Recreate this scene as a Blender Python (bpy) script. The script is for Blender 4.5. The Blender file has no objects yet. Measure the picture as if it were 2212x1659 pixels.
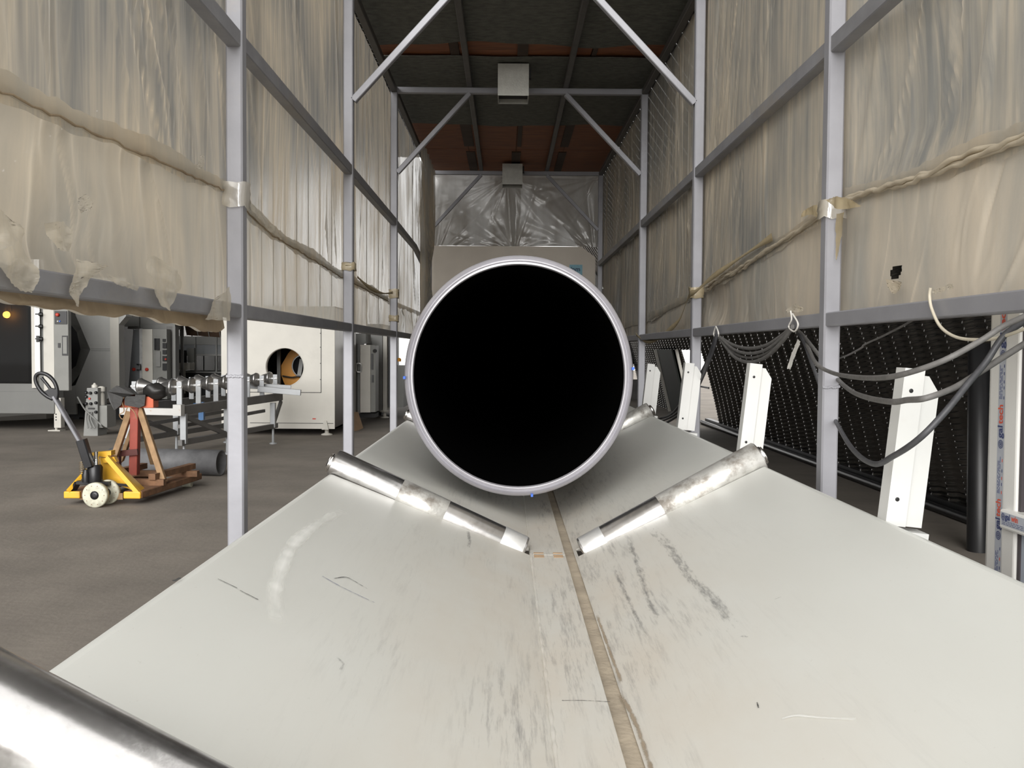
import bpy, bmesh, math, random
import numpy as np
from mathutils import Vector, Matrix, noise as mnoise

random.seed(7)
rng = np.random.default_rng(7)
SC = bpy.context.scene
COL = SC.collection
R_ = math.radians

# ------------------------------------------------------------------ camera
CAMZ = 1.26
VY0 = 0.6      # where the vaulted roof of the hall begins, behind the camera
FPX = 2000.0
PITCH, YAW, ROLL = R_(2.08), R_(0.37), R_(0.40)
_f = Vector((math.sin(YAW) * math.cos(PITCH), math.cos(YAW) * math.cos(PITCH), -math.sin(PITCH)))
_r0 = Vector((math.cos(YAW), -math.sin(YAW), 0))
_u0 = _r0.cross(_f)
_r = _r0 * math.cos(ROLL) + _u0 * math.sin(ROLL)
_u = _u0 * math.cos(ROLL) - _r0 * math.sin(ROLL)
CAMP = Vector((0, 0, CAMZ))
cd = bpy.data.cameras.new('camera')
cam = bpy.data.objects.new('camera', cd)
COL.objects.link(cam)
cd.sensor_fit = 'HORIZONTAL'
cd.sensor_width = 36.0
cd.lens = FPX / 2212 * 36.0
cd.clip_start = 0.02
cd.clip_end = 300
cam.matrix_world = Matrix(((_r.x, _u.x, -_f.x, 0), (_r.y, _u.y, -_f.y, 0), (_r.z, _u.z, -_f.z, CAMZ), (0, 0, 0, 1)))
SC.camera = cam

# ------------------------------------------------------------------ world, light, exposure
SC.view_settings.view_transform = 'Standard'
SC.view_settings.look = 'None'
SC.view_settings.gamma = 1.0
SC.view_settings.use_curve_mapping = False
SC.view_settings.exposure = 1.1
w = bpy.data.worlds.new('overcast_sky')
SC.world = w
w.use_nodes = True
_bg = w.node_tree.nodes['Background']
_bg.inputs[0].default_value = (1.0, 0.99, 0.97, 1)
_bg.inputs[1].default_value = 0.85
# hazy low sun behind and a little left of the photographer, spread wide by the overcast
sl_ = bpy.data.lights.new('hazy_sun', 'SUN')
sl_.energy = 1.9
sl_.angle = R_(48)
sl_.color = (1.0, 0.985, 0.96)
slo = bpy.data.objects.new('hazy_sun', sl_)
COL.objects.link(slo)
slo.rotation_euler = Vector((0.16, 1.0, -0.34)).to_track_quat('-Z', 'Y').to_euler()

# ------------------------------------------------------------------ pixel -> real point on a real plane
def ray(px, py):
    return (_f * FPX + _r * (px - 1106.0) - _u * (py - 829.5)) / FPX


def W(px, py, Y):
    d = ray(px, py)
    return CAMP + d * (Y / d.y)


def PX(px, py, X):
    d = ray(px, py)
    return CAMP + d * (X / d.x)


def PZ(px, py, Z):
    d = ray(px, py)
    return CAMP + d * ((Z - CAMZ) / d.z)


def PP(px, py, p0, n):
    d = ray(px, py)
    return CAMP + d * ((p0 - CAMP).dot(n) / d.dot(n))


# ------------------------------------------------------------------ materials
def nd(nt, t, **kw):
    n = nt.nodes.new(t)
    for k, v in kw.items():
        setattr(n, k, v)
    return n


def mat(name, col, rough=0.5, metal=0.0, var=0.12, vscale=4.0, stretch=(1, 1, 1), bump=0.0, bscale=60.0,
        stain=None, stain_amt=0.0, stain_scale=6.0, stain_lo=0.55, stain_hi=0.75, spec=0.5, bstretch=None):
    m = bpy.data.materials.new(name)
    m.use_nodes = True
    nt = m.node_tree
    b = nt.nodes['Principled BSDF']
    b.inputs['Roughness'].default_value = rough
    b.inputs['Metallic'].default_value = metal
    b.inputs['Specular IOR Level'].default_value = spec
    tc = nd(nt, 'ShaderNodeTexCoord')
    mp = nd(nt, 'ShaderNodeMapping')
    mp.inputs['Scale'].default_value = stretch
    nt.links.new(tc.outputs['Object'], mp.inputs[0])
    n1 = nd(nt, 'ShaderNodeTexNoise')
    n1.inputs['Scale'].default_value = vscale
    n1.inputs['Detail'].default_value = 6
    n1.inputs['Roughness'].default_value = 0.6
    nt.links.new(mp.outputs[0], n1.inputs[0])
    rp = nd(nt, 'ShaderNodeValToRGB')
    rp.color_ramp.elements[0].position = 0.3
    rp.color_ramp.elements[1].position = 0.7
    c0 = [max(0, c * (1 - var)) for c in col]
    c1 = [min(1, c * (1 + var)) for c in col]
    rp.color_ramp.elements[0].color = (*c0, 1)
    rp.color_ramp.elements[1].color = (*c1, 1)
    nt.links.new(n1.outputs[0], rp.inputs[0])
    out = rp.outputs[0]
    if stain:
        n2 = nd(nt, 'ShaderNodeTexNoise')
        n2.inputs['Scale'].default_value = stain_scale
        n2.inputs['Detail'].default_value = 8
        n2.inputs['Roughness'].default_value = 0.65
        nt.links.new(mp.outputs[0], n2.inputs[0])
        mr = nd(nt, 'ShaderNodeMapRange')
        mr.inputs[1].default_value = stain_lo
        mr.inputs[2].default_value = stain_hi
        mr.inputs[4].default_value = stain_amt
        nt.links.new(n2.outputs[0], mr.inputs[0])
        mx = nd(nt, 'ShaderNodeMixRGB')
        mx.inputs[2].default_value = (*stain, 1)
        nt.links.new(mr.outputs[0], mx.inputs[0])
        nt.links.new(out, mx.inputs[1])
        out = mx.outputs[0]
    nt.links.new(out, b.inputs['Base Color'])
    if bump:
        n3 = nd(nt, 'ShaderNodeTexNoise')
        n3.inputs['Scale'].default_value = bscale
        n3.inputs['Detail'].default_value = 4
        if bstretch:
            mp2 = nd(nt, 'ShaderNodeMapping')
            mp2.inputs['Scale'].default_value = bstretch
            nt.links.new(tc.outputs['Object'], mp2.inputs[0])
            nt.links.new(mp2.outputs[0], n3.inputs[0])
        else:
            nt.links.new(tc.outputs['Object'], n3.inputs[0])
        bp = nd(nt, 'ShaderNodeBump')
        bp.inputs['Strength'].default_value = bump
        bp.inputs['Distance'].default_value = 0.01
        nt.links.new(n3.outputs[0], bp.inputs['Height'])
        nt.links.new(bp.outputs[0], b.inputs['Normal'])
    return m


def film_mat(name, dust, clear, op_lo, op_hi, gloss=0.35, streak=18.0, transl=0.5, shine=0.06):
    """dusty translucent polythene: transparent where thin, dust scatters the light both ways"""
    m = bpy.data.materials.new(name)
    m.use_nodes = True
    nt = m.node_tree
    nt.nodes.remove(nt.nodes['Principled BSDF'])
    outn = nt.nodes['Material Output']
    tc = nd(nt, 'ShaderNodeTexCoord')
    mp = nd(nt, 'ShaderNodeMapping')
    mp.inputs['Scale'].default_value = (streak, streak, 0.9)
    mp.inputs['Rotation'].default_value = (-0.18, 0.0, 0)
    nt.links.new(tc.outputs['Object'], mp.inputs[0])
    n1 = nd(nt, 'ShaderNodeTexNoise')
    n1.inputs['Scale'].default_value = 1.0
    n1.inputs['Detail'].default_value = 5
    n1.inputs['Roughness'].default_value = 0.62
    n1.inputs['Distortion'].default_value = 0.6
    nt.links.new(mp.outputs[0], n1.inputs[0])
    n2 = nd(nt, 'ShaderNodeTexNoise')
    n2.inputs['Scale'].default_value = 1.3
    n2.inputs['Detail'].default_value = 4
    nt.links.new(tc.outputs['Object'], n2.inputs[0])
    add = nd(nt, 'ShaderNodeMath', operation='ADD')
    nt.links.new(n1.outputs[0], add.inputs[0])
    nt.links.new(n2.outputs[0], add.inputs[1])
    mr = nd(nt, 'ShaderNodeMapRange')
    mr.inputs[1].default_value = 0.75
    mr.inputs[2].default_value = 1.25
    nt.links.new(add.outputs[0], mr.inputs[0])
    mx = nd(nt, 'ShaderNodeMixRGB')
    mx.inputs[1].default_value = (*clear, 1)
    mx.inputs[2].default_value = (*dust, 1)
    nt.links.new(mr.outputs[0], mx.inputs[0])
    atd = nd(nt, 'ShaderNodeAttribute', attribute_name='dust')
    mxd = nd(nt, 'ShaderNodeMixRGB')
    mxd.inputs[2].default_value = (*[min(0.85, c * 1.28) for c in dust], 1)
    nt.links.new(atd.outputs['Fac'], mxd.inputs[0])
    nt.links.new(mx.outputs[0], mxd.inputs[1])
    mx = mxd
    op = nd(nt, 'ShaderNodeMapRange')
    op.inputs[3].default_value = op_lo
    op.inputs[4].default_value = op_hi
    nt.links.new(mr.outputs[0], op.inputs[0])
    dif = nd(nt, 'ShaderNodeBsdfDiffuse')
    trl = nd(nt, 'ShaderNodeBsdfTranslucent')
    glo = nd(nt, 'ShaderNodeBsdfGlossy')
    glo.inputs['Roughness'].default_value = gloss
    trn = nd(nt, 'ShaderNodeBsdfTransparent')
    nt.links.new(mx.outputs[0], dif.inputs[0])
    nt.links.new(mx.outputs[0], trl.inputs[0])
    nb = nd(nt, 'ShaderNodeTexNoise')
    nb.inputs['Scale'].default_value = 9.0
    nb.inputs['Detail'].default_value = 5
    nt.links.new(tc.outputs['Object'], nb.inputs[0])
    bp = nd(nt, 'ShaderNodeBump')
    bp.inputs['Strength'].default_value = 0.25
    bp.inputs['Distance'].default_value = 0.02
    nt.links.new(nb.outputs[0], bp.inputs['Height'])
    nt.links.new(bp.outputs[0], glo.inputs['Normal'])
    nt.links.new(bp.outputs[0], dif.inputs['Normal'])
    m1 = nd(nt, 'ShaderNodeMixShader')
    m1.inputs[0].default_value = transl
    nt.links.new(dif.outputs[0], m1.inputs[1])
    nt.links.new(trl.outputs[0], m1.inputs[2])
    m2 = nd(nt, 'ShaderNodeMixShader')
    m2.inputs[0].default_value = shine
    nt.links.new(m1.outputs[0], m2.inputs[1])
    nt.links.new(glo.outputs[0], m2.inputs[2])
    opd = nd(nt, 'ShaderNodeMath', operation='MAXIMUM')
    nt.links.new(op.outputs[0], opd.inputs[0])
    nt.links.new(atd.outputs['Fac'], opd.inputs[1])
    m3 = nd(nt, 'ShaderNodeMixShader')
    nt.links.new(opd.outputs[0], m3.inputs[0])
    nt.links.new(trn.outputs[0], m3.inputs[1])
    nt.links.new(m2.outputs[0], m3.inputs[2])
    nt.links.new(m3.outputs[0], outn.inputs[0])
    return m


def decal_mat(name, col, scale=60.0, lo=0.42, hi=0.6, stretch=(1, 1, 1), amt=1.0):
    """thin mark whose own noise leaves gaps (chalk, scuffs, soot)"""
    m = mat(name, col, 0.9, 0, 0.1)
    nt = m.node_tree
    b = nt.nodes['Principled BSDF']
    tc = nd(nt, 'ShaderNodeTexCoord')
    mp = nd(nt, 'ShaderNodeMapping')
    mp.inputs['Scale'].default_value = stretch
    nt.links.new(tc.outputs['Object'], mp.inputs[0])
    n = nd(nt, 'ShaderNodeTexNoise')
    n.inputs['Scale'].default_value = scale
    n.inputs['Detail'].default_value = 5 if scale > 15 else 1
    n.inputs['Roughness'].default_value = 0.7
    nt.links.new(mp.outputs[0], n.inputs[0])
    at = nd(nt, 'ShaderNodeAttribute', attribute_name='edge')
    ad = nd(nt, 'ShaderNodeMath', operation='SUBTRACT')
    nt.links.new(n.outputs[0], ad.inputs[0])
    nt.links.new(at.outputs['Fac'], ad.inputs[1])
    mr = nd(nt, 'ShaderNodeMapRange')
    mr.inputs[1].default_value = lo
    mr.inputs[2].default_value = hi
    mr.inputs[4].default_value = amt
    nt.links.new(ad.outputs[0], mr.inputs[0])
    nt.links.new(mr.outputs[0], b.inputs['Alpha'])
    return m


def emit(name, col, s):
    m = bpy.data.materials.new(name)
    m.use_nodes = True
    b = m.node_tree.nodes['Principled BSDF']
    b.inputs['Base Color'].default_value = (*col, 1)
    b.inputs['Emission Color'].default_value = (*col, 1)
    b.inputs['Emission Strength'].default_value = s
    return m


def glass(name, tint, rough=0.08, opacity=0.5, spec=0.5):
    m = bpy.data.materials.new(name)
    m.use_nodes = True
    nt = m.node_tree
    b = nt.nodes['Principled BSDF']
    b.inputs['Base Color'].default_value = (*tint, 1)
    b.inputs['Roughness'].default_value = rough
    b.inputs['Alpha'].default_value = opacity
    b.inputs['Specular IOR Level'].default_value = spec
    return m


M = {}
M['floor'] = mat('dusty_concrete', (0.19, 0.167, 0.142), 0.85, 0, 0.22, 1.1, (1, 1, 1), 0.25, 25,
                 (0.15, 0.13, 0.113), 0.6, 3.0, 0.52, 0.72)
M['vault'] = mat('dark_galvanised_sheet', (0.22, 0.218, 0.215), 0.2, 0.95, 0.25, 3.0, (1, 1, 1), 0, 1,
                 (0.13, 0.115, 0.10), 0.7, 0.8, 0.45, 0.7)
M['steel'] = mat('grey_primer_tube', (0.30, 0.30, 0.325), 0.42, 0.15, 0.07, 6, (1, 1, 1), 0.05, 40,
                 (0.42, 0.36, 0.28), 0.7, 2.2, 0.62, 0.8)
M['rail'] = mat('grey_primer_rail', (0.25, 0.25, 0.265), 0.5, 0.15, 0.14, 9, (1, 0.6, 1), 0.05, 40,
                (0.30, 0.26, 0.2), 0.7, 4, 0.55, 0.75)
M['shaderail'] = mat('shaded_roof_tube', (0.09, 0.085, 0.08), 0.5, 0.1, 0.15, 9)  # same tubing as the frame, darkened for the shade under the roof
M['felt'] = mat('black_roofing_felt', (0.12, 0.122, 0.106), 0.8, 0, 0.35, 14, (1, 2.0, 1), 0.4, 90)
M['ply'] = mat('old_plywood', (0.25, 0.088, 0.035), 0.65, 0, 0.45, 3, (1.0, 16, 1), 0.1, 40,
               (0.05, 0.03, 0.02), 0.6, 2.5, 0.5, 0.7)
M['batten'] = mat('dark_batten', (0.05, 0.028, 0.016), 0.7, 0, 0.3, 8)
M['galv'] = mat('galvanised_duct', (0.50, 0.50, 0.46), 0.5, 0.35, 0.10, 20, (1, 1, 1), 0.1, 80)
M['film'] = film_mat('dusty_film', (0.64, 0.555, 0.43), (0.40, 0.40, 0.385), 0.64, 0.98, transl=0.55)
M['film_low'] = film_mat('dusty_film_low', (0.66, 0.58, 0.46), (0.47, 0.455, 0.41), 0.78, 0.97, 0.35, 5)
M['film_r'] = film_mat('dusty_film_right', (0.64, 0.56, 0.44), (0.40, 0.40, 0.38), 0.70, 0.98, transl=0.3)
M['film_r_low'] = film_mat('dusty_film_right_low', (0.64, 0.56, 0.45), (0.48, 0.46, 0.41), 0.82, 0.98, 0.35, 5, 0.3)
M['film_back'] = film_mat('dusty_film_back', (0.62, 0.58, 0.52), (0.78, 0.76, 0.72), 0.95, 1.0, 0.25, 6, 0.75, 0.10)
M['film_hem'] = film_mat('dusty_film_hem', (0.42, 0.33, 0.22), (0.27, 0.20, 0.13), 0.95, 1.0, 0.4, 9, 0.2)
M['tatter'] = film_mat('crumpled_film', (0.78, 0.70, 0.56), (0.74, 0.70, 0.62), 0.55, 0.95, 0.09, 10, 0.35, 0.24)
M['rope'] = film_mat('twisted_film', (0.66, 0.58, 0.45), (0.58, 0.51, 0.40), 0.95, 1.0, 0.3, 20, 0.3)
M['strap'] = film_mat('yellowed_strap', (0.55, 0.45, 0.28), (0.5, 0.42, 0.28), 0.9, 1.0, 0.3, 14, 0.3)
def trough_mat():
    """off-white enamel; beige dust and lengthwise grey rub marks are thickest towards the middle, where pipes slide"""
    m = bpy.data.materials.new('trough_paint')
    m.use_nodes = True
    nt = m.node_tree
    L = nt.links.new
    b = nt.nodes['Principled BSDF']
    b.inputs['Roughness'].default_value = 0.36
    tc = nd(nt, 'ShaderNodeTexCoord')
    sp = nd(nt, 'ShaderNodeSeparateXYZ')
    L(tc.outputs['Object'], sp.inputs[0])
    ab = nd(nt, 'ShaderNodeMath', operation='ABSOLUTE')
    L(sp.outputs['X'], ab.inputs[0])
    ctr = nd(nt, 'ShaderNodeMapRange', interpolation_type='SMOOTHSTEP')
    ctr.inputs[1].default_value = 0.72
    ctr.inputs[2].default_value = 0.04
    L(ab.outputs[0], ctr.inputs[0])

    def noise(sx, sy, det, ro, lo, hi, dist=0.0):
        mp = nd(nt, 'ShaderNodeMapping')
        mp.inputs['Scale'].default_value = (sx, sy, 1.0)
        L(tc.outputs['Object'], mp.inputs[0])
        n = nd(nt, 'ShaderNodeTexNoise')
        n.inputs['Scale'].default_value = 1.0
        n.inputs['Detail'].default_value = det
        n.inputs['Roughness'].default_value = ro
        n.inputs['Distortion'].default_value = dist
        L(mp.outputs[0], n.inputs[0])
        r = nd(nt, 'ShaderNodeMapRange')
        r.inputs[1].default_value = lo
        r.inputs[2].default_value = hi
        L(n.outputs[0], r.inputs[0])
        return r.outputs[0]

    def mul(a, c):
        x = nd(nt, 'ShaderNodeMath', operation='MULTIPLY')
        L(a, x.inputs[0])
        if isinstance(c, float):
            x.inputs[1].default_value = c
        else:
            L(c, x.inputs[1])
        return x.outputs[0]

    def mix(fac, a, c):
        x = nd(nt, 'ShaderNodeMixRGB')
        L(fac, x.inputs[0])
        if isinstance(a, tuple):
            x.inputs[1].default_value = (*a, 1)
        else:
            L(a, x.inputs[1])
        x.inputs[2].default_value = (*c, 1)
        return x.outputs[0]
    cloud = noise(3.0, 1.2, 4, 0.55, 0.3, 0.75)
    col = mix(mul(cloud, 0.6), (0.66, 0.665, 0.63), (0.60, 0.60, 0.56))
    dust = mul(ctr.outputs[0], noise(5.0, 2.0, 5, 0.6, 0.15, 0.75))
    col = mix(mul(dust, 0.85), col, (0.56, 0.505, 0.43))
    # lengthwise grey rub streaks inside a few patches
    streak = noise(70.0, 5.0, 7, 0.72, 0.50, 0.78)
    patch = noise(4.5, 1.1, 3, 0.5, 0.42, 0.62, 0.4)
    rub = mul(mul(streak, patch), ctr.outputs[0])
    col = mix(mul(rub, 0.9), col, (0.16, 0.15, 0.15))
    # thin scratches and specks all over
    speck = noise(90.0, 40.0, 5, 0.7, 0.66, 0.80)
    col = mix(mul(speck, 0.35), col, (0.30, 0.27, 0.23))
    L(col, b.inputs['Base Color'])
    ro = nd(nt, 'ShaderNodeMapRange')
    ro.inputs[3].default_value = 0.34
    ro.inputs[4].default_value = 0.6
    L(dust, ro.inputs[0])
    L(ro.outputs[0], b.inputs['Roughness'])
    return m


M['trough'] = trough_mat()
M['grime'] = decal_mat('brown_grime', (0.33, 0.265, 0.19), 45, 0.15, 0.45, (1, 0.5, 1), 0.8)
M['groove'] = mat('groove_dust', (0.40, 0.34, 0.26), 0.9, 0, 0.2, 12, (1, 1, 1), 0.3, 60)
M['rollsteel'] = mat('worn_roller_steel', (0.55, 0.54, 0.53), 0.24, 0.95, 0.2, 5, (2, 2, 2), 0.03, 40,
                     (0.20, 0.18, 0.17), 0.55, 7, 0.5, 0.7)
M['rollworn'] = mat('glue_marked_sleeve', (0.56, 0.55, 0.52), 0.38, 0.55, 0.18, 18, (1, 1, 1), 0.25, 30,
                    (0.22, 0.19, 0.16), 0.8, 14, 0.5, 0.65)
M['zinc'] = mat('zinc_collar', (0.72, 0.72, 0.71), 0.35, 0.6, 0.15, 12)
M['chrome'] = mat('bright_steel', (0.80, 0.79, 0.77), 0.15, 1.0, 0.05, 6)
M['cone'] = mat('cone_steel', (0.42, 0.41, 0.40), 0.3, 0.9, 0.15, 8)
M['pipeface'] = mat('planed_pipe_face', (0.27, 0.262, 0.295), 0.30, 0.0, 0.10, 10, (1, 1, 1), 0.05, 60, spec=0.9)
M['pipebevel'] = mat('polished_pipe_bevel', (0.40, 0.39, 0.42), 0.24, 0.25, 0.06, 10, spec=0.9)
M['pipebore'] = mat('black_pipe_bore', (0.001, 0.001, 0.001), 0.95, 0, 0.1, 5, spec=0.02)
M['pipeout'] = mat('black_pipe_wall', (0.012, 0.012, 0.014), 0.35, 0, 0.1, 5)
M['blue'] = mat('blue_marker', (0.05, 0.15, 0.62), 0.6)
M['armwhite'] = mat('white_arm_paint', (0.66, 0.66, 0.64), 0.42, 0, 0.03, 4, (1, 1, 1), 0, 1,
                    (0.5, 0.47, 0.42), 0.3, 6, 0.6, 0.8)
M['white'] = mat('machine_white', (0.54, 0.52, 0.47), 0.5, 0, 0.05, 3, (1, 1, 1), 0.02, 60,
                 (0.36, 0.34, 0.30), 0.45, 2.2, 0.56, 0.8)
M['offwhite'] = mat('machine_cream', (0.62, 0.56, 0.48), 0.5, 0, 0.08, 2)
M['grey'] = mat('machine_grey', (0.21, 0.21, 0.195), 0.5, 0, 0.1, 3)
M['lgrey'] = mat('machine_light_grey', (0.22, 0.22, 0.21), 0.5, 0, 0.1, 2)
M['tankgrey'] = mat('tank_grey', (0.15, 0.15, 0.142), 0.5, 0, 0.1, 2)
M['octo'] = mat('machine_pale', (0.40, 0.40, 0.385), 0.5, 0, 0.08, 2)
M['dark'] = mat('dark_void', (0.02, 0.02, 0.02), 0.7, 0, 0.2)
M['black'] = mat('black_plastic', (0.012, 0.012, 0.013), 0.4, 0, 0.2)
M['stain_steel'] = mat('brushed_side', (0.20, 0.185, 0.17), 0.3, 0.8, 0.2, 4)
M['orange'] = mat('orange_guard', (0.62, 0.26, 0.02), 0.5, 0, 0.1, 3)
M['red'] = mat('red_button', (0.5, 0.04, 0.02), 0.4)
M['bluepart'] = mat('blue_cylinder', (0.05, 0.16, 0.36), 0.4)
M['tablegrey'] = mat('table_grey', (0.34, 0.35, 0.36), 0.45, 0.2, 0.08, 5)
M['tabledark'] = mat('table_dark', (0.16, 0.155, 0.15), 0.55, 0.2, 0.15, 5)
M['chipwhite'] = mat('chipped_white', (0.50, 0.49, 0.47), 0.5, 0, 0.05, 5, (1, 1, 1), 0, 1, (0.35, 0.18, 0.08), 0.8, 14, 0.62, 0.72)
M['yellow'] = mat('truck_yellow', (0.72, 0.40, 0.025), 0.42, 0, 0.1, 6, (1, 1, 1), 0, 1, (0.35, 0.2, 0.08), 0.6, 8, 0.58, 0.75)
M['rust'] = mat('rusty_steel', (0.20, 0.105, 0.055), 0.8, 0, 0.4, 9, (1, 1, 1), 0.2, 60, (0.11, 0.06, 0.04), 0.7, 7, 0.5, 0.7)
M['tanrust'] = mat('tan_rusty_steel', (0.30, 0.19, 0.10), 0.8, 0, 0.3, 9)
M['redpaint'] = mat('faded_red_paint', (0.30, 0.055, 0.035), 0.6, 0, 0.2, 6, (1, 1, 1), 0, 1, (0.28, 0.16, 0.09), 0.8, 6, 0.55, 0.7)
M['maroon'] = mat('maroon_paint', (0.10, 0.025, 0.02), 0.6)
M['orangepaint'] = mat('orange_red_paint', (0.50, 0.10, 0.04), 0.55)
M['rubber'] = mat('black_rubber', (0.014, 0.013, 0.012), 0.5, 0, 0.3, 8, (1, 1, 1), 0.2, 30)
M['nylon'] = mat('nylon_wheel', (0.55, 0.54, 0.43), 0.5, 0, 0.15, 15, (1, 1, 1), 0.1, 50, (0.25, 0.23, 0.18), 0.5, 20, 0.5, 0.65)
M['pump'] = mat('pump_black', (0.022, 0.022, 0.024), 0.35, 0.3, 0.2)
M['pump_grey'] = mat('handle_grey', (0.23, 0.23, 0.25), 0.35, 0.5, 0.15)
M['spring'] = mat('spring_steel', (0.35, 0.28, 0.18), 0.35, 0.8, 0.2)
M['greypipe'] = mat('dusty_grey_pipe', (0.13, 0.13, 0.135), 0.6, 0, 0.3, 6, (1, 1, 1), 0.05, 40)
M['cable'] = mat('grey_cable', (0.13, 0.125, 0.12), 0.6, 0, 0.25, 30)
M['cabledark'] = mat('dark_cable', (0.055, 0.055, 0.06), 0.5, 0, 0.3, 30)
M['cablecream'] = mat('cream_cable', (0.55, 0.50, 0.40), 0.55, 0, 0.08, 20)
M['wire'] = mat('white_tie', (0.7, 0.68, 0.64), 0.4, 0, 0.1, 30)
M['pvc'] = mat('white_pvc', (0.76, 0.75, 0.72), 0.35, 0, 0.03, 5, (1, 1, 1), 0, 1, (0.5, 0.48, 0.45), 0.3, 5, 0.6, 0.8)
M['pvcshade'] = mat('white_pvc_shaded', (0.62, 0.61, 0.58), 0.4, 0, 0.04, 5)  # same white plastic, darkened for the shaded side
M['gasket'] = mat('gasket', (0.06, 0.05, 0.055), 0.6)
M['infill'] = mat('blue_grey_infill', (0.43, 0.47, 0.54), 0.35, 0, 0.05, 4)
M['greenglass'] = glass('green_glass', (0.20, 0.26, 0.23), 0.08, 0.75)
M['sticker'] = mat('sticker_silver', (0.45, 0.47, 0.52), 0.4, 0, 0.06, 30)
M['navy'] = mat('navy_print', (0.045, 0.06, 0.17), 0.6, 0, 0.05)
M['vermil'] = mat('red_print', (0.68, 0.10, 0.05), 0.6, 0, 0.05)
M['signblue'] = mat('sign_blue', (0.20, 0.42, 0.52), 0.5, 0, 0.15, 60)
M['signnavy'] = mat('sign_navy', (0.012, 0.05, 0.11), 0.5, 0, 0.05)
M['card'] = mat('cardboard', (0.28, 0.18, 0.10), 0.8, 0, 0.12, 5)
M['darkpane'] = glass('tank_glass', (0.012, 0.012, 0.012), 0.03, 0.6, 0.15)
M['dullpane'] = glass('grey_pane', (0.20, 0.21, 0.22), 0.25, 0.85)  # flat grey; also stands for reflections in the tank's upper glass
M['greenpanel'] = mat('dark_green_panel', (0.014, 0.02, 0.014), 0.6, 0, 0.15)
M['lamp'] = emit('warm_lamp', (1.0, 0.40, 0.06), 10.0)
M['chalk'] = decal_mat('chalk_dust', (0.86, 0.86, 0.83), 9, -0.05, 0.60, amt=0.8)
M['soot'] = decal_mat('black_scuff', (0.10, 0.10, 0.11), 90, 0.36, 0.72, (1, 0.16, 1), 0.62)
M['sootfaint'] = decal_mat('faint_scuff', (0.22, 0.19, 0.17), 30, 0.36, 0.85, (1, 0.3, 1), 0.5)
M['pen'] = decal_mat('pen_line', (0.05, 0.07, 0.22), 60, 0.25, 0.4, (1, 1, 1), 0.85)
M['scratch'] = decal_mat('dark_scratch', (0.06, 0.06, 0.06), 80, 0.25, 0.42, (1, 1, 1), 0.9)


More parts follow.
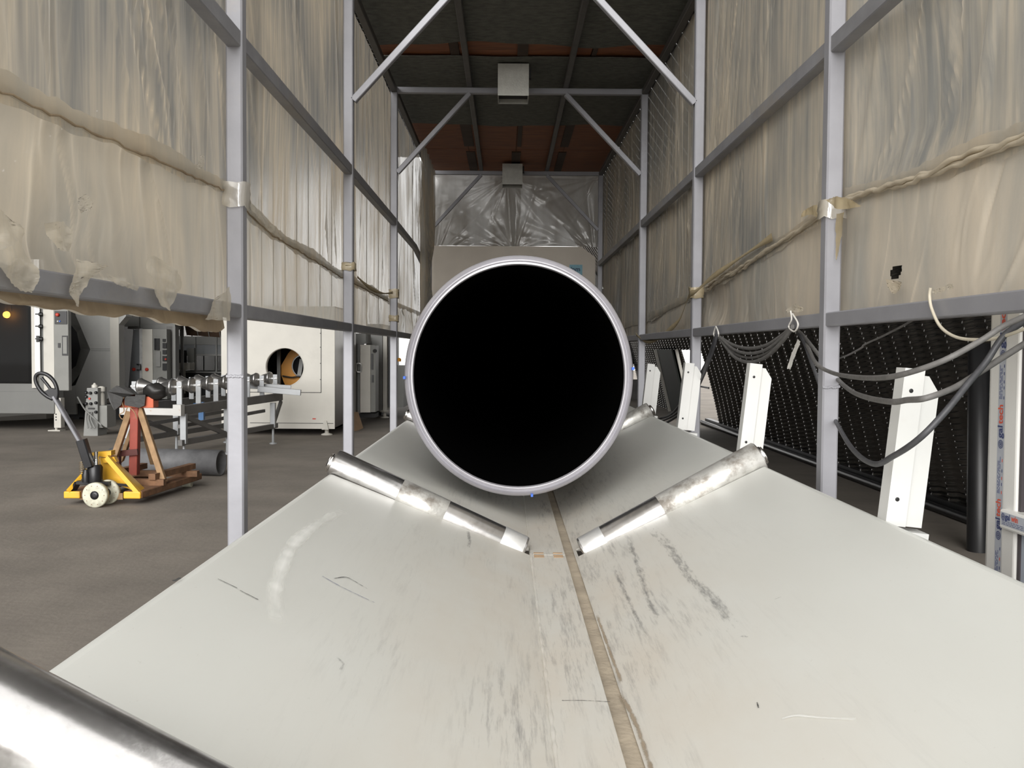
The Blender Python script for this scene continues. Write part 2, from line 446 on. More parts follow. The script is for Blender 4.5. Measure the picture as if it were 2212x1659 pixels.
# ------------------------------------------------------------------ mesh builder
class MB:
    def __init__(self):
        self.v = []
        self.f = []
        self.sm = []

    def add(self, vs, fs, smooth=False):
        o = len(self.v)
        self.v += [tuple(p) for p in vs]
        self.f += [tuple(i + o for i in f) for f in fs]
        self.sm += [smooth] * len(fs)
        return self

    def hexa(self, c):
        """8 corners: bottom ring 0-3, top ring 4-7"""
        return self.add(c, [(3, 2, 1, 0), (4, 5, 6, 7), (0, 1, 5, 4), (1, 2, 6, 5), (2, 3, 7, 6), (3, 0, 4, 7)])

    def box(self, lo, hi, bev=0.0):
        x0, y0, z0 = lo
        x1, y1, z1 = hi
        if bev <= 0:
            return self.hexa([(x0, y0, z0), (x1, y0, z0), (x1, y1, z0), (x0, y1, z0),
                              (x0, y0, z1), (x1, y0, z1), (x1, y1, z1), (x0, y1, z1)])
        bm = bmesh.new()
        bmesh.ops.create_cube(bm, size=1.0)
        for v in bm.verts:
            v.co = Vector(((x0 + x1) / 2 + v.co.x * (x1 - x0), (y0 + y1) / 2 + v.co.y * (y1 - y0), (z0 + z1) / 2 + v.co.z * (z1 - z0)))
        bmesh.ops.bevel(bm, geom=bm.edges[:], offset=bev, segments=2, affect='EDGES', profile=0.5)
        self.frombm(bm)
        return self

    def frombm(self, bm, smooth=False):
        bm.verts.index_update()
        self.add([v.co[:] for v in bm.verts], [[v.index for v in f.verts] for f in bm.faces], smooth)
        bm.free()

    def beam(self, p0, p1, wd, ht, up=(0, 0, 1), bev=0.0):
        """rectangular bar from p0 to p1; ht along 'up', wd sideways"""
        p0 = Vector(p0)
        p1 = Vector(p1)
        d = (p1 - p0).normalized()
        up = Vector(up)
        if abs(d.dot(up)) > 0.98:
            up = Vector((0, 1, 0))
        s = d.cross(up).normalized()
        u = s.cross(d).normalized()
        s *= wd / 2
        u *= ht / 2
        if bev > 0:
            b = bev
            ss, uu = s.normalized(), u.normalized()
            ring = []
            for sx, sy in ((-1, -1), (1, -1), (1, 1), (-1, 1)):
                a = s * sx + u * sy
                if sx * sy > 0:
                    ring += [a - uu * sy * b, a - ss * sx * b]
                else:
                    ring += [a - ss * sx * b, a - uu * sy * b]
            n = 8
            vs = [p0 + r for r in ring] + [p1 + r for r in ring]
            fs = [(i, (i + 1) % n, n + (i + 1) % n, n + i) for i in range(n)] + [tuple(range(n))[::-1], tuple(range(n, 2 * n))]
            return self.add(vs, fs)
        c = [p0 - s - u, p0 + s - u, p0 + s + u, p0 - s + u, p1 - s - u, p1 + s - u, p1 + s + u, p1 - s + u]
        return self.hexa(c)

    def cyl(self, p0, p1, r0, r1=None, seg=24, caps=True, smooth=True):
        p0 = Vector(p0)
        p1 = Vector(p1)
        r1 = r0 if r1 is None else r1
        return self.lathe(p0, p1 - p0, [(0, r0), (1, r1)], seg, caps, smooth, rel=True)

    def lathe(self, o, axis, prof, seg=24, caps=True, smooth=True, rel=False, ell=None):
        """prof: list of (t along axis, radius)"""
        o = Vector(o)
        axis = Vector(axis)
        L = axis.length
        d = axis.normalized()
        a = Vector((0, 0, 1)) if abs(d.z) < 0.9 else Vector((1, 0, 0))
        e1 = d.cross(a).normalized()
        e2 = e1.cross(d).normalized()
        k1, k2 = ell if ell else (1, 1)
        vs, fs = [], []
        for t, r in prof:
            c = o + d * (t * L if rel else t)
            for i in range(seg):
                th = 2 * math.pi * i / seg
                vs.append(c + e1 * (math.cos(th) * r * k1) + e2 * (math.sin(th) * r * k2))
        n = len(prof)
        for j in range(n - 1):
            for i in range(seg):
                i2 = (i + 1) % seg
                fs.append((j * seg + i, j * seg + i2, (j + 1) * seg + i2, (j + 1) * seg + i))
        self.add(vs, fs, smooth)
        if caps:
            self.add(vs[:seg], [tuple(range(seg))[::-1]])
            self.add(vs[-seg:], [tuple(range(seg))])
        return self

    def prism(self, pts, d):
        """extrude polygon pts (3d list) along vector d"""
        d = Vector(d)
        n = len(pts)
        a = [Vector(p) for p in pts]
        vs = a + [p + d for p in a]
        fs = [tuple(range(n))[::-1], tuple(range(n, 2 * n))] + [(i, (i + 1) % n, n + (i + 1) % n, n + i) for i in range(n)]
        return self.add(vs, fs)

    def tube(self, pts, r, seg=8, smooth_n=6, closed=False):
        pts = [Vector(p) for p in pts]
        if smooth_n > 1:
            pts = catmull(pts, smooth_n)
        vs, fs = [], []
        prev = None
        n = len(pts)
        for i, p in enumerate(pts):
            t = (pts[min(i + 1, n - 1)] - pts[max(i - 1, 0)]).normalized()
            if prev is None:
                a = Vector((0, 0, 1)) if abs(t.z) < 0.9 else Vector((1, 0, 0))
                e1 = t.cross(a).normalized()
            else:
                e1 = (prev - t * prev.dot(t)).normalized()
            prev = e1
            e2 = t.cross(e1)
            rr = r(i / (n - 1)) if callable(r) else r
            for k in range(seg):
                th = 2 * math.pi * k / seg
                vs.append(p + e1 * math.cos(th) * rr + e2 * math.sin(th) * rr)
        for i in range(n - 1):
            for k in range(seg):
                k2 = (k + 1) % seg
                fs.append((i * seg + k, i * seg + k2, (i + 1) * seg + k2, (i + 1) * seg + k))
        self.add(vs, fs, True)
        self.add(vs[:seg], [tuple(range(seg))[::-1]])
        self.add(vs[-seg:], [tuple(range(seg))])
        return self

    def ringplate(self, o, e1, e2, half_w, half_h, r, thick, seg=48, off=(0, 0)):
        """rectangular plate (half_w x half_h about o) with a round hole of radius r at offset; thick along e1 x e2"""
        o, e1, e2 = Vector(o), Vector(e1).normalized(), Vector(e2).normalized()
        nrm = e1.cross(e2)
        vs, fs = [], []
        for k in range(2):
            for i in range(seg):
                th = 2 * math.pi * (i + 0.5) / seg
                c, s = math.cos(th), math.sin(th)
                vs.append(o + e1 * (off[0] + r * c) + e2 * (off[1] + r * s) + nrm * thick * k)
            for i in range(seg):
                th = 2 * math.pi * (i + 0.5) / seg
                c, s = math.cos(th), math.sin(th)
                tx = ((half_w - off[0]) / c if c > 0 else (-half_w - off[0]) / c) if abs(c) > 1e-6 else 1e9
                ty = ((half_h - off[1]) / s if s > 0 else (-half_h - off[1]) / s) if abs(s) > 1e-6 else 1e9
                if tx < ty:
                    x = half_w if c > 0 else -half_w
                    y = off[1] + tx * s
                else:
                    y = half_h if s > 0 else -half_h
                    x = off[0] + ty * c
                vs.append(o + e1 * x + e2 * y + nrm * thick * k)
        S = seg
        # corner fill verts
        corner = []
        for k in range(2):
            for sx, sy in ((1, 1), (-1, 1), (-1, -1), (1, -1)):
                corner.append(o + e1 * half_w * sx + e2 * half_h * sy + nrm * thick * k)
        cb = len(vs)
        vs += corner

        def side(i):
            p = vs[S + i] - o
            x, y = p.dot(e1), p.dot(e2)
            return 0 if abs(x - half_w) < 1e-6 else 2 if abs(x + half_w) < 1e-6 else 1 if abs(y - half_h) < 1e-6 else 3
        for k in range(2):
            b = k * 2 * S
            for i in range(S):
                j = (i + 1) % S
                q = [b + i, b + S + i, b + S + j, b + j]
                si, sj = side(i), side(j)
                if si != sj:
                    cidx = {(0, 1): 0, (1, 2): 1, (2, 3): 2, (3, 0): 3}.get((si, sj))
                    if cidx is not None:
                        q = [b + i, b + S + i, cb + 4 * k + cidx, b + S + j, b + j]
                fs.append(tuple(q) if k else tuple(q[::-1]))
        for i in range(S):
            j = (i + 1) % S
            fs.append((i, j, 2 * S + j, 2 * S + i))
        for a, b2 in ((0, 1), (1, 2), (2, 3), (3, 0)):
            fs.append((cb + a, cb + b2, cb + 4 + b2, cb + 4 + a))
        return self.add(vs, fs)

    def build(self, name, material, parent=None, origin=None):
        me = bpy.data.meshes.new(name)
        off = Vector(ROOT.get(parent.name, (0, 0, 0))) if parent is not None else Vector(origin or (0, 0, 0))
        me.from_pydata([(a[0] - off.x, a[1] - off.y, a[2] - off.z) for a in self.v], [], self.f)
        me.polygons.foreach_set('use_smooth', self.sm)
        me.materials.append(material)
        me.validate()
        me.update()
        return link(name, me, parent, off)


ROOT = {}


def link(name, me, parent, off):
    o = bpy.data.objects.new(name, me)
    COL.objects.link(o)
    if parent is not None:
        o.parent = parent
        ROOT[o.name] = tuple(off)
    else:
        o.location = off
        ROOT[o.name] = tuple(off)
    return o


def empty(name, loc):
    o = bpy.data.objects.new(name, None)
    COL.objects.link(o)
    o.location = loc
    o.empty_display_size = 0.1
    ROOT[o.name] = tuple(loc)
    return o


def tag(o, label, cat, group=None, kind=None):
    o['label'] = label
    o['category'] = cat
    if group:
        o['group'] = group
    if kind:
        o['kind'] = kind
    return o


def thing(name, label, cat, loc=(0, 0, 0), group=None):
    return tag(empty(name, loc), label, cat, group)


def struct(o):
    o['kind'] = 'structure'
    return o


def catmull(p, n):
    out = []
    for i in range(len(p) - 1):
        a = p[max(i - 1, 0)]
        b, c = p[i], p[i + 1]
        d = p[min(i + 2, len(p) - 1)]
        for k in range(n):
            t = k / n
            out.append(0.5 * ((2 * b) + (c - a) * t + (2 * a - 5 * b + 4 * c - d) * t * t + (3 * b - a - 3 * c + d) * t ** 3))
    out.append(p[-1])
    return out


def fbox(mb, px0, py0, px1, py1, D, depth, bev=0.0):
    """upright box whose front face covers these photo pixels when it stands at distance D"""
    a = W(px0, py1, D)
    b = W(px1, py0, D)
    c = W((px0 + px1) / 2, py1, D).z
    d = W((px0 + px1) / 2, py0, D).z
    return mb.box((a.x, D, c), (b.x, D + depth, d), bev)


def text(body, size, o, ex, ey, m, name, parent, lift=0.0006, bold=0.0, sx=1.0):
    cu = bpy.data.curves.new(name, 'FONT')
    cu.body = body
    cu.size = size
    cu.extrude = 0.0
    cu.offset = bold
    cu.resolution_u = 3
    to = bpy.data.objects.new(name + '_tmp', cu)
    COL.objects.link(to)
    dg = bpy.context.evaluated_depsgraph_get()
    me = bpy.data.meshes.new_from_object(to.evaluated_get(dg))
    bpy.data.objects.remove(to)
    o, ex, ey = Vector(o), Vector(ex).normalized(), Vector(ey).normalized()
    nz = ex.cross(ey)
    off = Vector(ROOT[parent.name])
    for v in me.vertices:
        p = o + ex * v.co.x * sx + ey * v.co.y + nz * lift - off
        v.co = p
    me.materials.clear()
    me.materials.append(m)
    return link(name, me, parent, off)


def interp(tab, y):
    xs = [a for a, b in tab]
    ys = [b for a, b in tab]
    return np.interp(y, xs, ys)


# =================================================================== THE HALL
b = MB()
b.box((-45, -40, -0.3), (25, 60, 0.0))
struct(b.build('floor', M['floor']))

VCX, VCZ, VR = -6.4, -1.9, 10.15
TH0 = math.asin(-VCZ / VR)            # angle where the vault meets the floor


def vault_pt(th, rad):
    return VCX + math.cos(th) * rad, VCZ + math.sin(th) * rad


PITCHW = 0.305
# pan with a rounded raised seam on one edge: (y offset, radial inset)
PANP = [(0.0, 0.0), (0.15, 0.0), (0.172, 0.010), (0.194, 0.044), (0.222, 0.068), (0.25, 0.072), (0.275, 0.06), (0.29, 0.03), (0.298, 0.004), (0.305, 0.0)]


def pan_mesh(name, th_a, th_b, step, wrinkle):
    n = max(2, int((th_b - th_a) * VR / step))
    vs, fs = [], []
    for i in range(n + 1):
        th = th_a + (th_b - th_a) * i / n
        wr = wrinkle * (0.5, 1.0, 0.5, 0.0)[i % 4]
        for k, (yy, ins) in enumerate(PANP):
            x, z = vault_pt(th, VR - 0.55 * ins - wr * (1.0 if 2 <= k <= 7 else 0.3))
            vs.append((x, yy, z))
    m = len(PANP)
    for i in range(n):
        for k in range(m - 1):
            fs.append((i * m + k, (i + 1) * m + k, (i + 1) * m + k + 1, i * m + k + 1))
    me = bpy.data.meshes.new(name)
    me.from_pydata(vs, [], fs)
    me.polygons.foreach_set('use_smooth', [True] * len(fs))
    me.materials.append(M['vault'])
    return me


wall_r = struct(empty('wall_right', (0, 0, 0)))
ceil_ = struct(empty('ceiling', (0, 0, 0)))
wall_l = struct(empty('wall_left', (0, 0, 0)))
TH1 = TH0 + 0.26
me_r = pan_mesh('wall_panel', TH0, TH1, 0.0115, 0.012)
TH_OPEN = math.asin((1.30 - VCZ) / VR)
me_ro = pan_mesh('wall_panel_short', TH_OPEN, TH1, 0.0115, 0.012)
me_c = pan_mesh('roof_panel', TH1, math.pi - TH1, 0.7, 0.0)
TSA, TSB = R_(85.0), R_(117.0)
me_ca = pan_mesh('roof_panel', TH1, TSA, 0.7, 0.0)
me_cb = pan_mesh('roof_panel', TSB, math.pi - TH1, 0.7, 0.0)
TSO = R_(44.0)
me_co = pan_mesh('roof_panel', TSO, math.pi - TH1, 0.7, 0.0)
me_cao = pan_mesh('roof_panel', TSO, TSA, 0.7, 0.0)
me_l = pan_mesh('wall_panel_left', math.pi - TH1, math.pi - TH0, 0.5, 0.0)
yy = VY0
iy = 0
while yy < 24.0:
    op = 15.3 < yy + 0.15 < 17.1
    sky = 2.0 < yy + 0.15 < 10.0     # unseen roof gap added to let more light into the hall
    side = yy < 3.2                  # unseen open stretch added on the right so the sun reaches the wall
    lst = [] if side else [(me_ro if op else me_r, wall_r)]
    lst += [(me_cao if side else me_ca, ceil_), (me_cb, ceil_)] if sky else [(me_co if side else me_c, ceil_)]
    lst.append((me_l, wall_l))
    for me, par in lst:
        o = bpy.data.objects.new('wall_panel' if par is not ceil_ else 'roof_panel', me)
        COL.objects.link(o)
        o.parent = par
        o.location = (0, yy, 0)
    yy += PITCHW
    iy += 1
# kerb angle along the foot of the right wall
b = MB()
b.beam((3.52, 3.0, 0.05), (3.52, 16.1, 0.05), 0.09, 0.10)
b.tube([(3.42, 3.0, 0.035), (3.42, 16.1, 0.035)], 0.035, 10, 1)
o = b.build('baseboard_right', M['pump'])
struct(o)

# door leaf and daylight opening in the right wall
door = struct(empty('door_1', (3.5, 16.1, 0)))
b = MB()
pA = Vector((3.40, 17.95, 0.02))
pB = Vector((3.40, 18.75, 0.02))
b.prism([(3.44, 17.5, 0.02), (3.44, 19.2, 0.02), (3.12, 19.2, 1.30), (3.12, 17.5, 1.30)], (0.03, 0, 0))
b.build('door_leaf', M['greenpanel'], door)
b = MB()
b.beam((3.44, 19.26, 0.02), (3.12, 19.26, 1.3), 0.06, 0.10)
b.beam((3.46, 17.20, 0.02), (3.16, 17.20, 1.3), 0.05, 0.05)
b.build('door_post', M['white'], door)
b = MB()
b.beam((3.36, 15.3, 0.66), (3.36, 16.2, 0.66), 0.02, 0.03)
b.beam((3.33, 15.9, 0.66), (3.29, 15.9, 0.82), 0.02, 0.03)
b.build('latch_bar', M['black'], door)

# end wall of upright panels with openings
wall_b = struct(empty('wall_back', (0, 24.0, 0)))


def flat_panel():
    mb = MB()
    prof = [(0.0, 0.0), (0.24, 0.0), (0.255, -0.05), (0.28, -0.05), (0.295, 0.0), (0.30, 0.0)]
    vs = [(x, y, z) for z in (0, 1) for x, y in prof]
    n = len(prof)
    mb.add(vs, [(i, i + 1, n + i + 1, n + i) for i in range(n - 1)])
    me = bpy.data.meshes.new('end_panel')
    me.from_pydata(mb.v, [], mb.f)
    me.materials.append(M['vault'])
    return me


me_e = flat_panel()
OPEN = [(-4.55, -3.55, 0.62, 1.16), (-3.1, 1.7, 0.0, 6.2)]
x = -16.2
while x < 3.4:
    hz = VCZ + math.sqrt(max(0, VR ** 2 - (x + 0.15 - VCX) ** 2)) - 0.02
    spans = [(0.0, hz)]
    for a, c, z0, z1 in OPEN:
        if a < x + 0.15 < c:
            spans = [(0.0, z0), (z1, hz)] if z0 > 0 else [(z1, hz)]
    for z0, z1 in spans:
        if z1 - z0 < 0.05:
            continue
        o = bpy.data.objects.new('wall_panel', me_e)
        COL.objects.link(o)
        o.parent = wall_b
        o.location = (x, 0, z0)
        o.scale = (1, 1, z1 - z0)
    x += 0.30
wn = struct(empty('window_1', (-4.05, 23.9, 0.62)))
b = MB()
for z in (0.60, 1.18):
    b.beam((-4.6, 23.92, z), (-3.5, 23.92, z), 0.06, 0.05)
for xx in (-4.58, -4.05, -3.52):
    b.beam((xx, 23.92, 0.6), (xx, 23.92, 1.18), 0.05, 0.05)
b.build('window_frame', M['white'], wn)
# pleated strip curtain hanging over the top of that window
b = MB()
n = 26
vs, fs = [], []
for i in range(n + 1):
    vs += [(-4.6 + i * 1.1 / n, 23.80 + (0.03 if i % 2 else 0), z) for z in (1.02, 1.32)]
fs = [(2 * i, 2 * i + 2, 2 * i + 3, 2 * i + 1) for i in range(n)]
b.add(vs, fs)
b.build('strip_curtain', M['dark'], wn)
# steel column of the end wall, behind the end film
b = MB()
b.box((-0.20, 23.6, 0.0), (0.22, 23.9, 7.0))
b.box((-0.32, 23.5, 0.0), (-0.20, 24.0, 7.0))
b.box((0.22, 23.5, 0.0), (0.34, 24.0, 7.0))
struct(b.build('trim_1', M['vault']))

# =================================================================== TUNNEL FRAME
XL, XR = -0.950, 1.150      # inner faces of the posts
PW = 0.060
FY = [0.95, 3.35, 5.74, 8.05, 11.75]
ZT = CAMZ + 2.26           # top of the cross beams
ZB = CAMZ + 0.135          # bottom rail centre
ZM = CAMZ + 1.105          # middle rail centre
frame = thing('tunnel_frame', 'grey steel tube frame of posts, rails and braces over the pipe trough', 'frame', (0.1, 6.0, 0))
for y in FY:
    for sx, xi in ((-1, XL), (1, XR)):
        xo = xi + sx * PW / 2
        b = MB()
        b.beam((xo, y + PW / 2, 0.008), (xo, y + PW / 2, ZT), PW, PW, (0, 1, 0), 0.006)
        po = b.build('post', M['steel'], frame)
        b = MB()
        b.box((xo - 0.07, y - 0.04, 0), (xo + 0.07, y + 0.10, 0.008))
        b.build('foot_plate', M['steel'], po)
        if y in (3.35,):
            b = MB()
            zw = CAMZ - 0.125 if sx > 0 else CAMZ - 0.10
            for k in range(9):
                b.lathe((xo - 0.027 + k * 0.0068, y - 0.001, zw + random.uniform(-.002, .002)), (0, -0.004, 0), [(0, 0.006), (0.003, 0.004)], 8)
            b.build('weld_seam', M['steel'], po)
        # knee brace up to the cross beam
        b = MB()
        xt = -0.33 if sx < 0 else 0.50
        b.beam((xi - sx * 0.0, y + 0.025, CAMZ + 1.53), (xt, y + 0.025, ZT - 0.05), 0.040, 0.05, (0, 1, 0), 0.004)
        b.build('knee_brace', M['steel'], frame)
    b = MB()
    b.beam((XL - 0.0, y + PW / 2, ZT - 0.025), (XR + 0.0, y + PW / 2, ZT - 0.025), 0.05, 0.05, (0, 0, 1), 0.004)
    b.build('cross_beam', M['steel'], frame)
for i in range(len(FY) - 1):
    y0, y1 = FY[i] + PW, FY[i + 1]
    for sx, xi in ((-1, XL), (1, XR)):
        xo = xi + sx * PW / 2
        zb = ZB if sx < 0 else CAMZ + 0.120
        b = MB()
        b.beam((xo, y0, zb), (xo, y1, zb), 0.05, 0.05, (0, 0, 1), 0.004)
        b.build('bottom_rail', M['rail'] if sx < 0 else M['steel'], frame)  # left rail darker, right lighter: uneven light put into the colour
        b = MB()
        if sx < 0 and i == 3:
            # this rail is bent down at its far end
            b.beam((xo, y0, ZM), (xo, 9.9, CAMZ + 1.09), 0.04, 0.055)
            b.beam((xo, 9.88, CAMZ + 1.095), (xo, 11.7, CAMZ + 1.09 - 0.17), 0.04, 0.055)
            b.build('middle_rail', M['rail'], frame)
        else:
            b.beam((xo, y0, ZM), (xo, y1, ZM), 0.05, 0.06, (0, 0, 1), 0.004)
            b.build('middle_rail', M['rail'], frame)
        b = MB()
        b.beam((xo, y0, ZT - 0.025), (xo, y1, ZT - 0.025), 0.05, 0.05, (0, 0, 1), 0.004)
        b.build('top_rail', M['shaderail'], frame)
for xx in (-0.33, 0.50):
    b = MB()
    b.beam((xx, FY[2], ZT + 0.026), (xx, 12.0, ZT + 0.026), 0.045, 0.05, (0, 0, 1), 0.004)
    b.build('purlin', M['shaderail'], frame)

# ------------------------------------------------------------------ roof coverings
def sag_sheet(name, x0, x1, y0, y1, z, amp, seed, edge=0.05, thick=0.006, nx=40, ny=24):
    mb = MB()
    rs = random.Random(seed)
    ph = [rs.uniform(0, 6) for _ in range(6)]
    vs, fs = [], []
    for k in range(2):
        for j in range(ny + 1):
            for i in range(nx + 1):
                u, v = i / nx, j / ny
                xx = x0 + (x1 - x0) * u
                ew = edge * (math.sin(u * 9 + ph[0]) * 0.6 + math.sin(u * 23 + ph[1]) * 0.3)
                yv = y0 + (y1 - y0) * v + ew * (1 if v > 0.5 else 0.4)
                zz = z + amp * (math.sin(u * 7 + ph[2] + v * 3) * 0.5 + math.sin(v * 9 + ph[3]) * 0.3 + math.sin(u * 15 - v * 4 + ph[4]) * 0.2) + thick * k
                vs.append((xx, yv, zz))
    m = (nx + 1) * (ny + 1)
    for j in range(ny):
        for i in range(nx):
            a = j * (nx + 1) + i
            fs.append((a, a + nx + 1, a + nx + 2, a + 1))
            fs.append((m + a, m + a + 1, m + a + nx + 2, m + a + nx + 1))
    mb.add(vs, fs, True)
    # rim
    rim = [i for i in range(nx)] + [j * (nx + 1) + nx for j in range(ny)] + [ny * (nx + 1) + nx - i for i in range(nx)] + [(ny - j) * (nx + 1) for j in range(ny)]
    mb.add(vs, [(rim[i], rim[(i + 1) % len(rim)], m + rim[(i + 1) % len(rim)], m + rim[i]) for i in range(len(rim))])
    return mb


ZR = ZT + 0.062
o = sag_sheet('felt', XL - 0.06, XR + 0.06, 5.70, 7.12, ZR, 0.008, 3, 0.07).build('roofing_felt', M['felt'])
tag(o, 'near dark green-grey roofing felt sheet over the front of the tunnel', 'roof sheet')
o = sag_sheet('felt', XL - 0.06, XR + 0.06, 7.42, 9.65, ZR, 0.006, 5, 0.05).build('roofing_felt', M['felt'])
tag(o, 'dark roofing felt sheet between the two brown plywood strips', 'roof sheet')
k = 0
for (y0, y1, lab) in ((6.9, 8.3, 'nearer narrow'), (9.3, 10.9, 'middle broad'), (10.91, 12.35, 'farthest')):
    t = thing('plywood_roof_row', lab + ' row of brown plywood roof boards under the tunnel roof', 'roof boards', (0.1, y0, ZR + 0.02), 'plywood rows of the tunnel roof')
    for i in range(4):
        x0 = XL - 0.06 + i * 0.555
        b = MB()
        b.box((x0 + 0.003, y0, ZR + 0.022), (x0 + 0.552, y1 - 0.004, ZR + 0.034))
        b.build('board', M['ply'], t)
    for xx in (-0.46, 0.08, 0.62):
        b = MB()
        b.box((xx + random.uniform(-.04, .04), y0 + 0.1, ZR + 0.010), (xx + 0.075, y1 - 0.2, ZR + 0.0215))
        b.build('batten', M['batten'], t)

b = MB()
b.box((XL - 0.07, 5.68, ZR + 0.036), (XR + 0.07, 12.42, ZR + 0.050))  # sheet added to block light leaking between the boards
tag(b.build('light_block', M['batten']), 'dark backing sheet added over the boards and felt of the tunnel against light leaks', 'backing sheet')
# square exhaust ducts hanging under the roof
for (pc, py0, D, lab) in ((1109, 160, 7.55, 'nearer square galvanised duct box hanging from the tunnel roof'),
                          (1107, 366, 11.55, 'farther square galvanised duct box hanging below the plywood')):
    c = W(pc, py0, D)
    t = thing('roof_duct', lab, 'duct', (c.x, D, ZT), 'duct boxes under the tunnel roof')
    hw, h, dp = 0.125, 0.255, 0.26
    zt = ZR - 0.012
    b = MB()
    g = 0.006
    b.box((c.x - hw, D, zt - h), (c.x + hw, D + g, zt), 0)
    b.build('front_panel', M['galv'], t)
    b = MB()
    b.box((c.x - hw, D + g, zt - h), (c.x - hw + g, D + dp, zt))
    b.box((c.x + hw - g, D + g, zt - h), (c.x + hw, D + dp, zt))
    b.build('side_panel', M['galv'], t)
    b = MB()
    b.box((c.x - hw + g, D + dp - g, zt - h), (c.x + hw - g, D + dp, zt))
    b.build('rear_panel', M['galv'], t)
    b = MB()
    b.box((c.x - hw + g, D + g, zt - 0.03), (c.x + hw - g, D + dp - g, zt))
    b.build('duct_top', M['dark'], t)
    b = MB()
    b.box((c.x - hw + g, D + g, zt - h + 0.035), (c.x + hw - g, D + dp - g - 0.02, zt - 0.03))
    b.build('duct_shade', M['dark'], t)  # solid dark fill standing in for the shade inside the box
    b = MB()
    b.box((c.x + hw, D + 0.05, zt - 0.10), (c.x + hw + 0.02, D + 0.10, zt - 0.02))
    b.build('bracket', M['dark'], t)


DUST = [None]
# =================================================================== FILMS
def film_sheet(name, xpl, side, y0, y1, ztop, zbot, seed, nf, material, dy=0.0075, nz=44, amp=1.0, fan=None, billow=0.03, holes=()):
    """hanging film: ztop/zbot are functions of y; side -1 left, +1 right (bulges outward)"""
    g = np.random.default_rng(seed)
    ny = int((y1 - y0) / dy)
    Y = np.linspace(y0, y1, ny + 1)[None, :].repeat(nz + 1, 0)
    T = np.linspace(0, 1, nz + 1)[:, None].repeat(ny + 1, 1)
    zt, zb_ = ztop(Y), zbot(Y)
    Z = zb_ + (zt - zb_) * T
    H = float(np.mean(zt - zb_))
    disp = np.zeros_like(Y)
    dust = np.zeros_like(Y)
    for _ in range(nf):
        yc = g.uniform(y0 - 0.2, y1 + 0.2)
        sl = g.normal(-0.17, 0.09)
        if fan is not None:
            sl += fan(yc)
        wd = abs(g.normal(0.0, 0.020)) + 0.010
        a = g.normal(0, 1) * 0.006 * min(1.6, wd / 0.02) * amp
        if _ % 3 == 0:      # sharp long crease
            wd = g.uniform(0.006, 0.012)
            a = g.choice([-1, 1]) * g.uniform(0.004, 0.010) * amp
            sl *= 1.6
        tc_ = g.uniform(-0.2, 1.2)
        tw = g.uniform(0.25, 0.9)
        cv = g.normal(0, 0.06)
        ce = yc + sl * (T - 0.5) * H + cv * np.sin(T * 3.1)
        sh_ = np.exp(-((Y - ce) / wd) ** 2) * np.exp(-((T - tc_) / tw) ** 2)
        disp += a * sh_
        if _ % 3 == 0:
            dust += np.exp(-((Y - ce) / (wd * 0.7)) ** 2) * np.exp(-((T - tc_) / tw) ** 2) * g.uniform(0.2, 0.8)
    for _ in range(26):
        yc, tc_ = g.uniform(y0, y1), g.uniform(0, 1)
        disp += g.normal(0, billow) * np.exp(-((Y - yc) / g.uniform(0.12, 0.5)) ** 2 - ((T - tc_) / g.uniform(0.15, 0.5)) ** 2)
    # held tight at the posts and along the edges
    pin = np.ones_like(Y)
    for yp in FY:
        pin *= 1 - 0.75 * np.exp(-((Y - yp - 0.03) / 0.10) ** 2)
    pin *= np.clip(np.minimum(T, 1 - T) * 7 + 0.25, 0, 1)
    disp = disp * pin
    disp = np.where(disp < -0.004, -0.004 + 0.25 * (disp + 0.004), disp)
    X = xpl + side * disp
    vs = np.stack([X, Y, Z], -1).reshape(-1, 3)
    n = ny + 1
    fs = []
    for j in range(nz):
        for i in range(ny):
            if holes:
                yq, zq = Y[j, i], Z[j, i]
                if any(((yq - hy) / ry) ** 2 + ((zq - hz) / rz) ** 2 < 1 for hy, hz, ry, rz in holes):
                    continue
            a = j * n + i
            fs.append((a, a + 1, a + n + 1, a + n))
    mb = MB()
    mb.add([tuple(p) for p in vs], fs, True)
    DUST[0] = np.clip(dust, 0, 1).reshape(-1)
    return mb


def put_dust(o):
    at = o.data.attributes.new('dust', 'FLOAT', 'POINT')
    at.data.foreach_set('value', DUST[0].astype(np.float32))
    return o


XFL, XFR = XL - PW - 0.014, XR + PW + 0.014
SEAM_L = [(0.5, CAMZ + 0.50), (1.8, CAMZ + 0.515), (3.35, CAMZ + 0.575), (4.0, CAMZ + 0.50), (5.7, CAMZ + 0.45), (8.05, CAMZ + 0.42), (12.2, CAMZ + 0.42)]
SEAM_R = [(0.5, CAMZ + 0.47), (2.2, CAMZ + 0.50), (3.38, CAMZ + 0.545), (4.4, CAMZ + 0.46), (5.7, CAMZ + 0.38), (8.05, CAMZ + 0.27), (12.2, CAMZ + 0.25)]


def wob(y, s, a):
    return a * (np.sin(y * 7.3 + s) * 0.5 + np.sin(y * 17.1 + 2 * s) * 0.3 + np.sin(y * 41.0 + s) * 0.2)


def fan_to_posts(yc):
    # folds lean towards the nearest tie point at a post
    d = min(FY, key=lambda p: abs(p - yc)) - yc
    return -0.22 * math.tanh(d * 1.5)


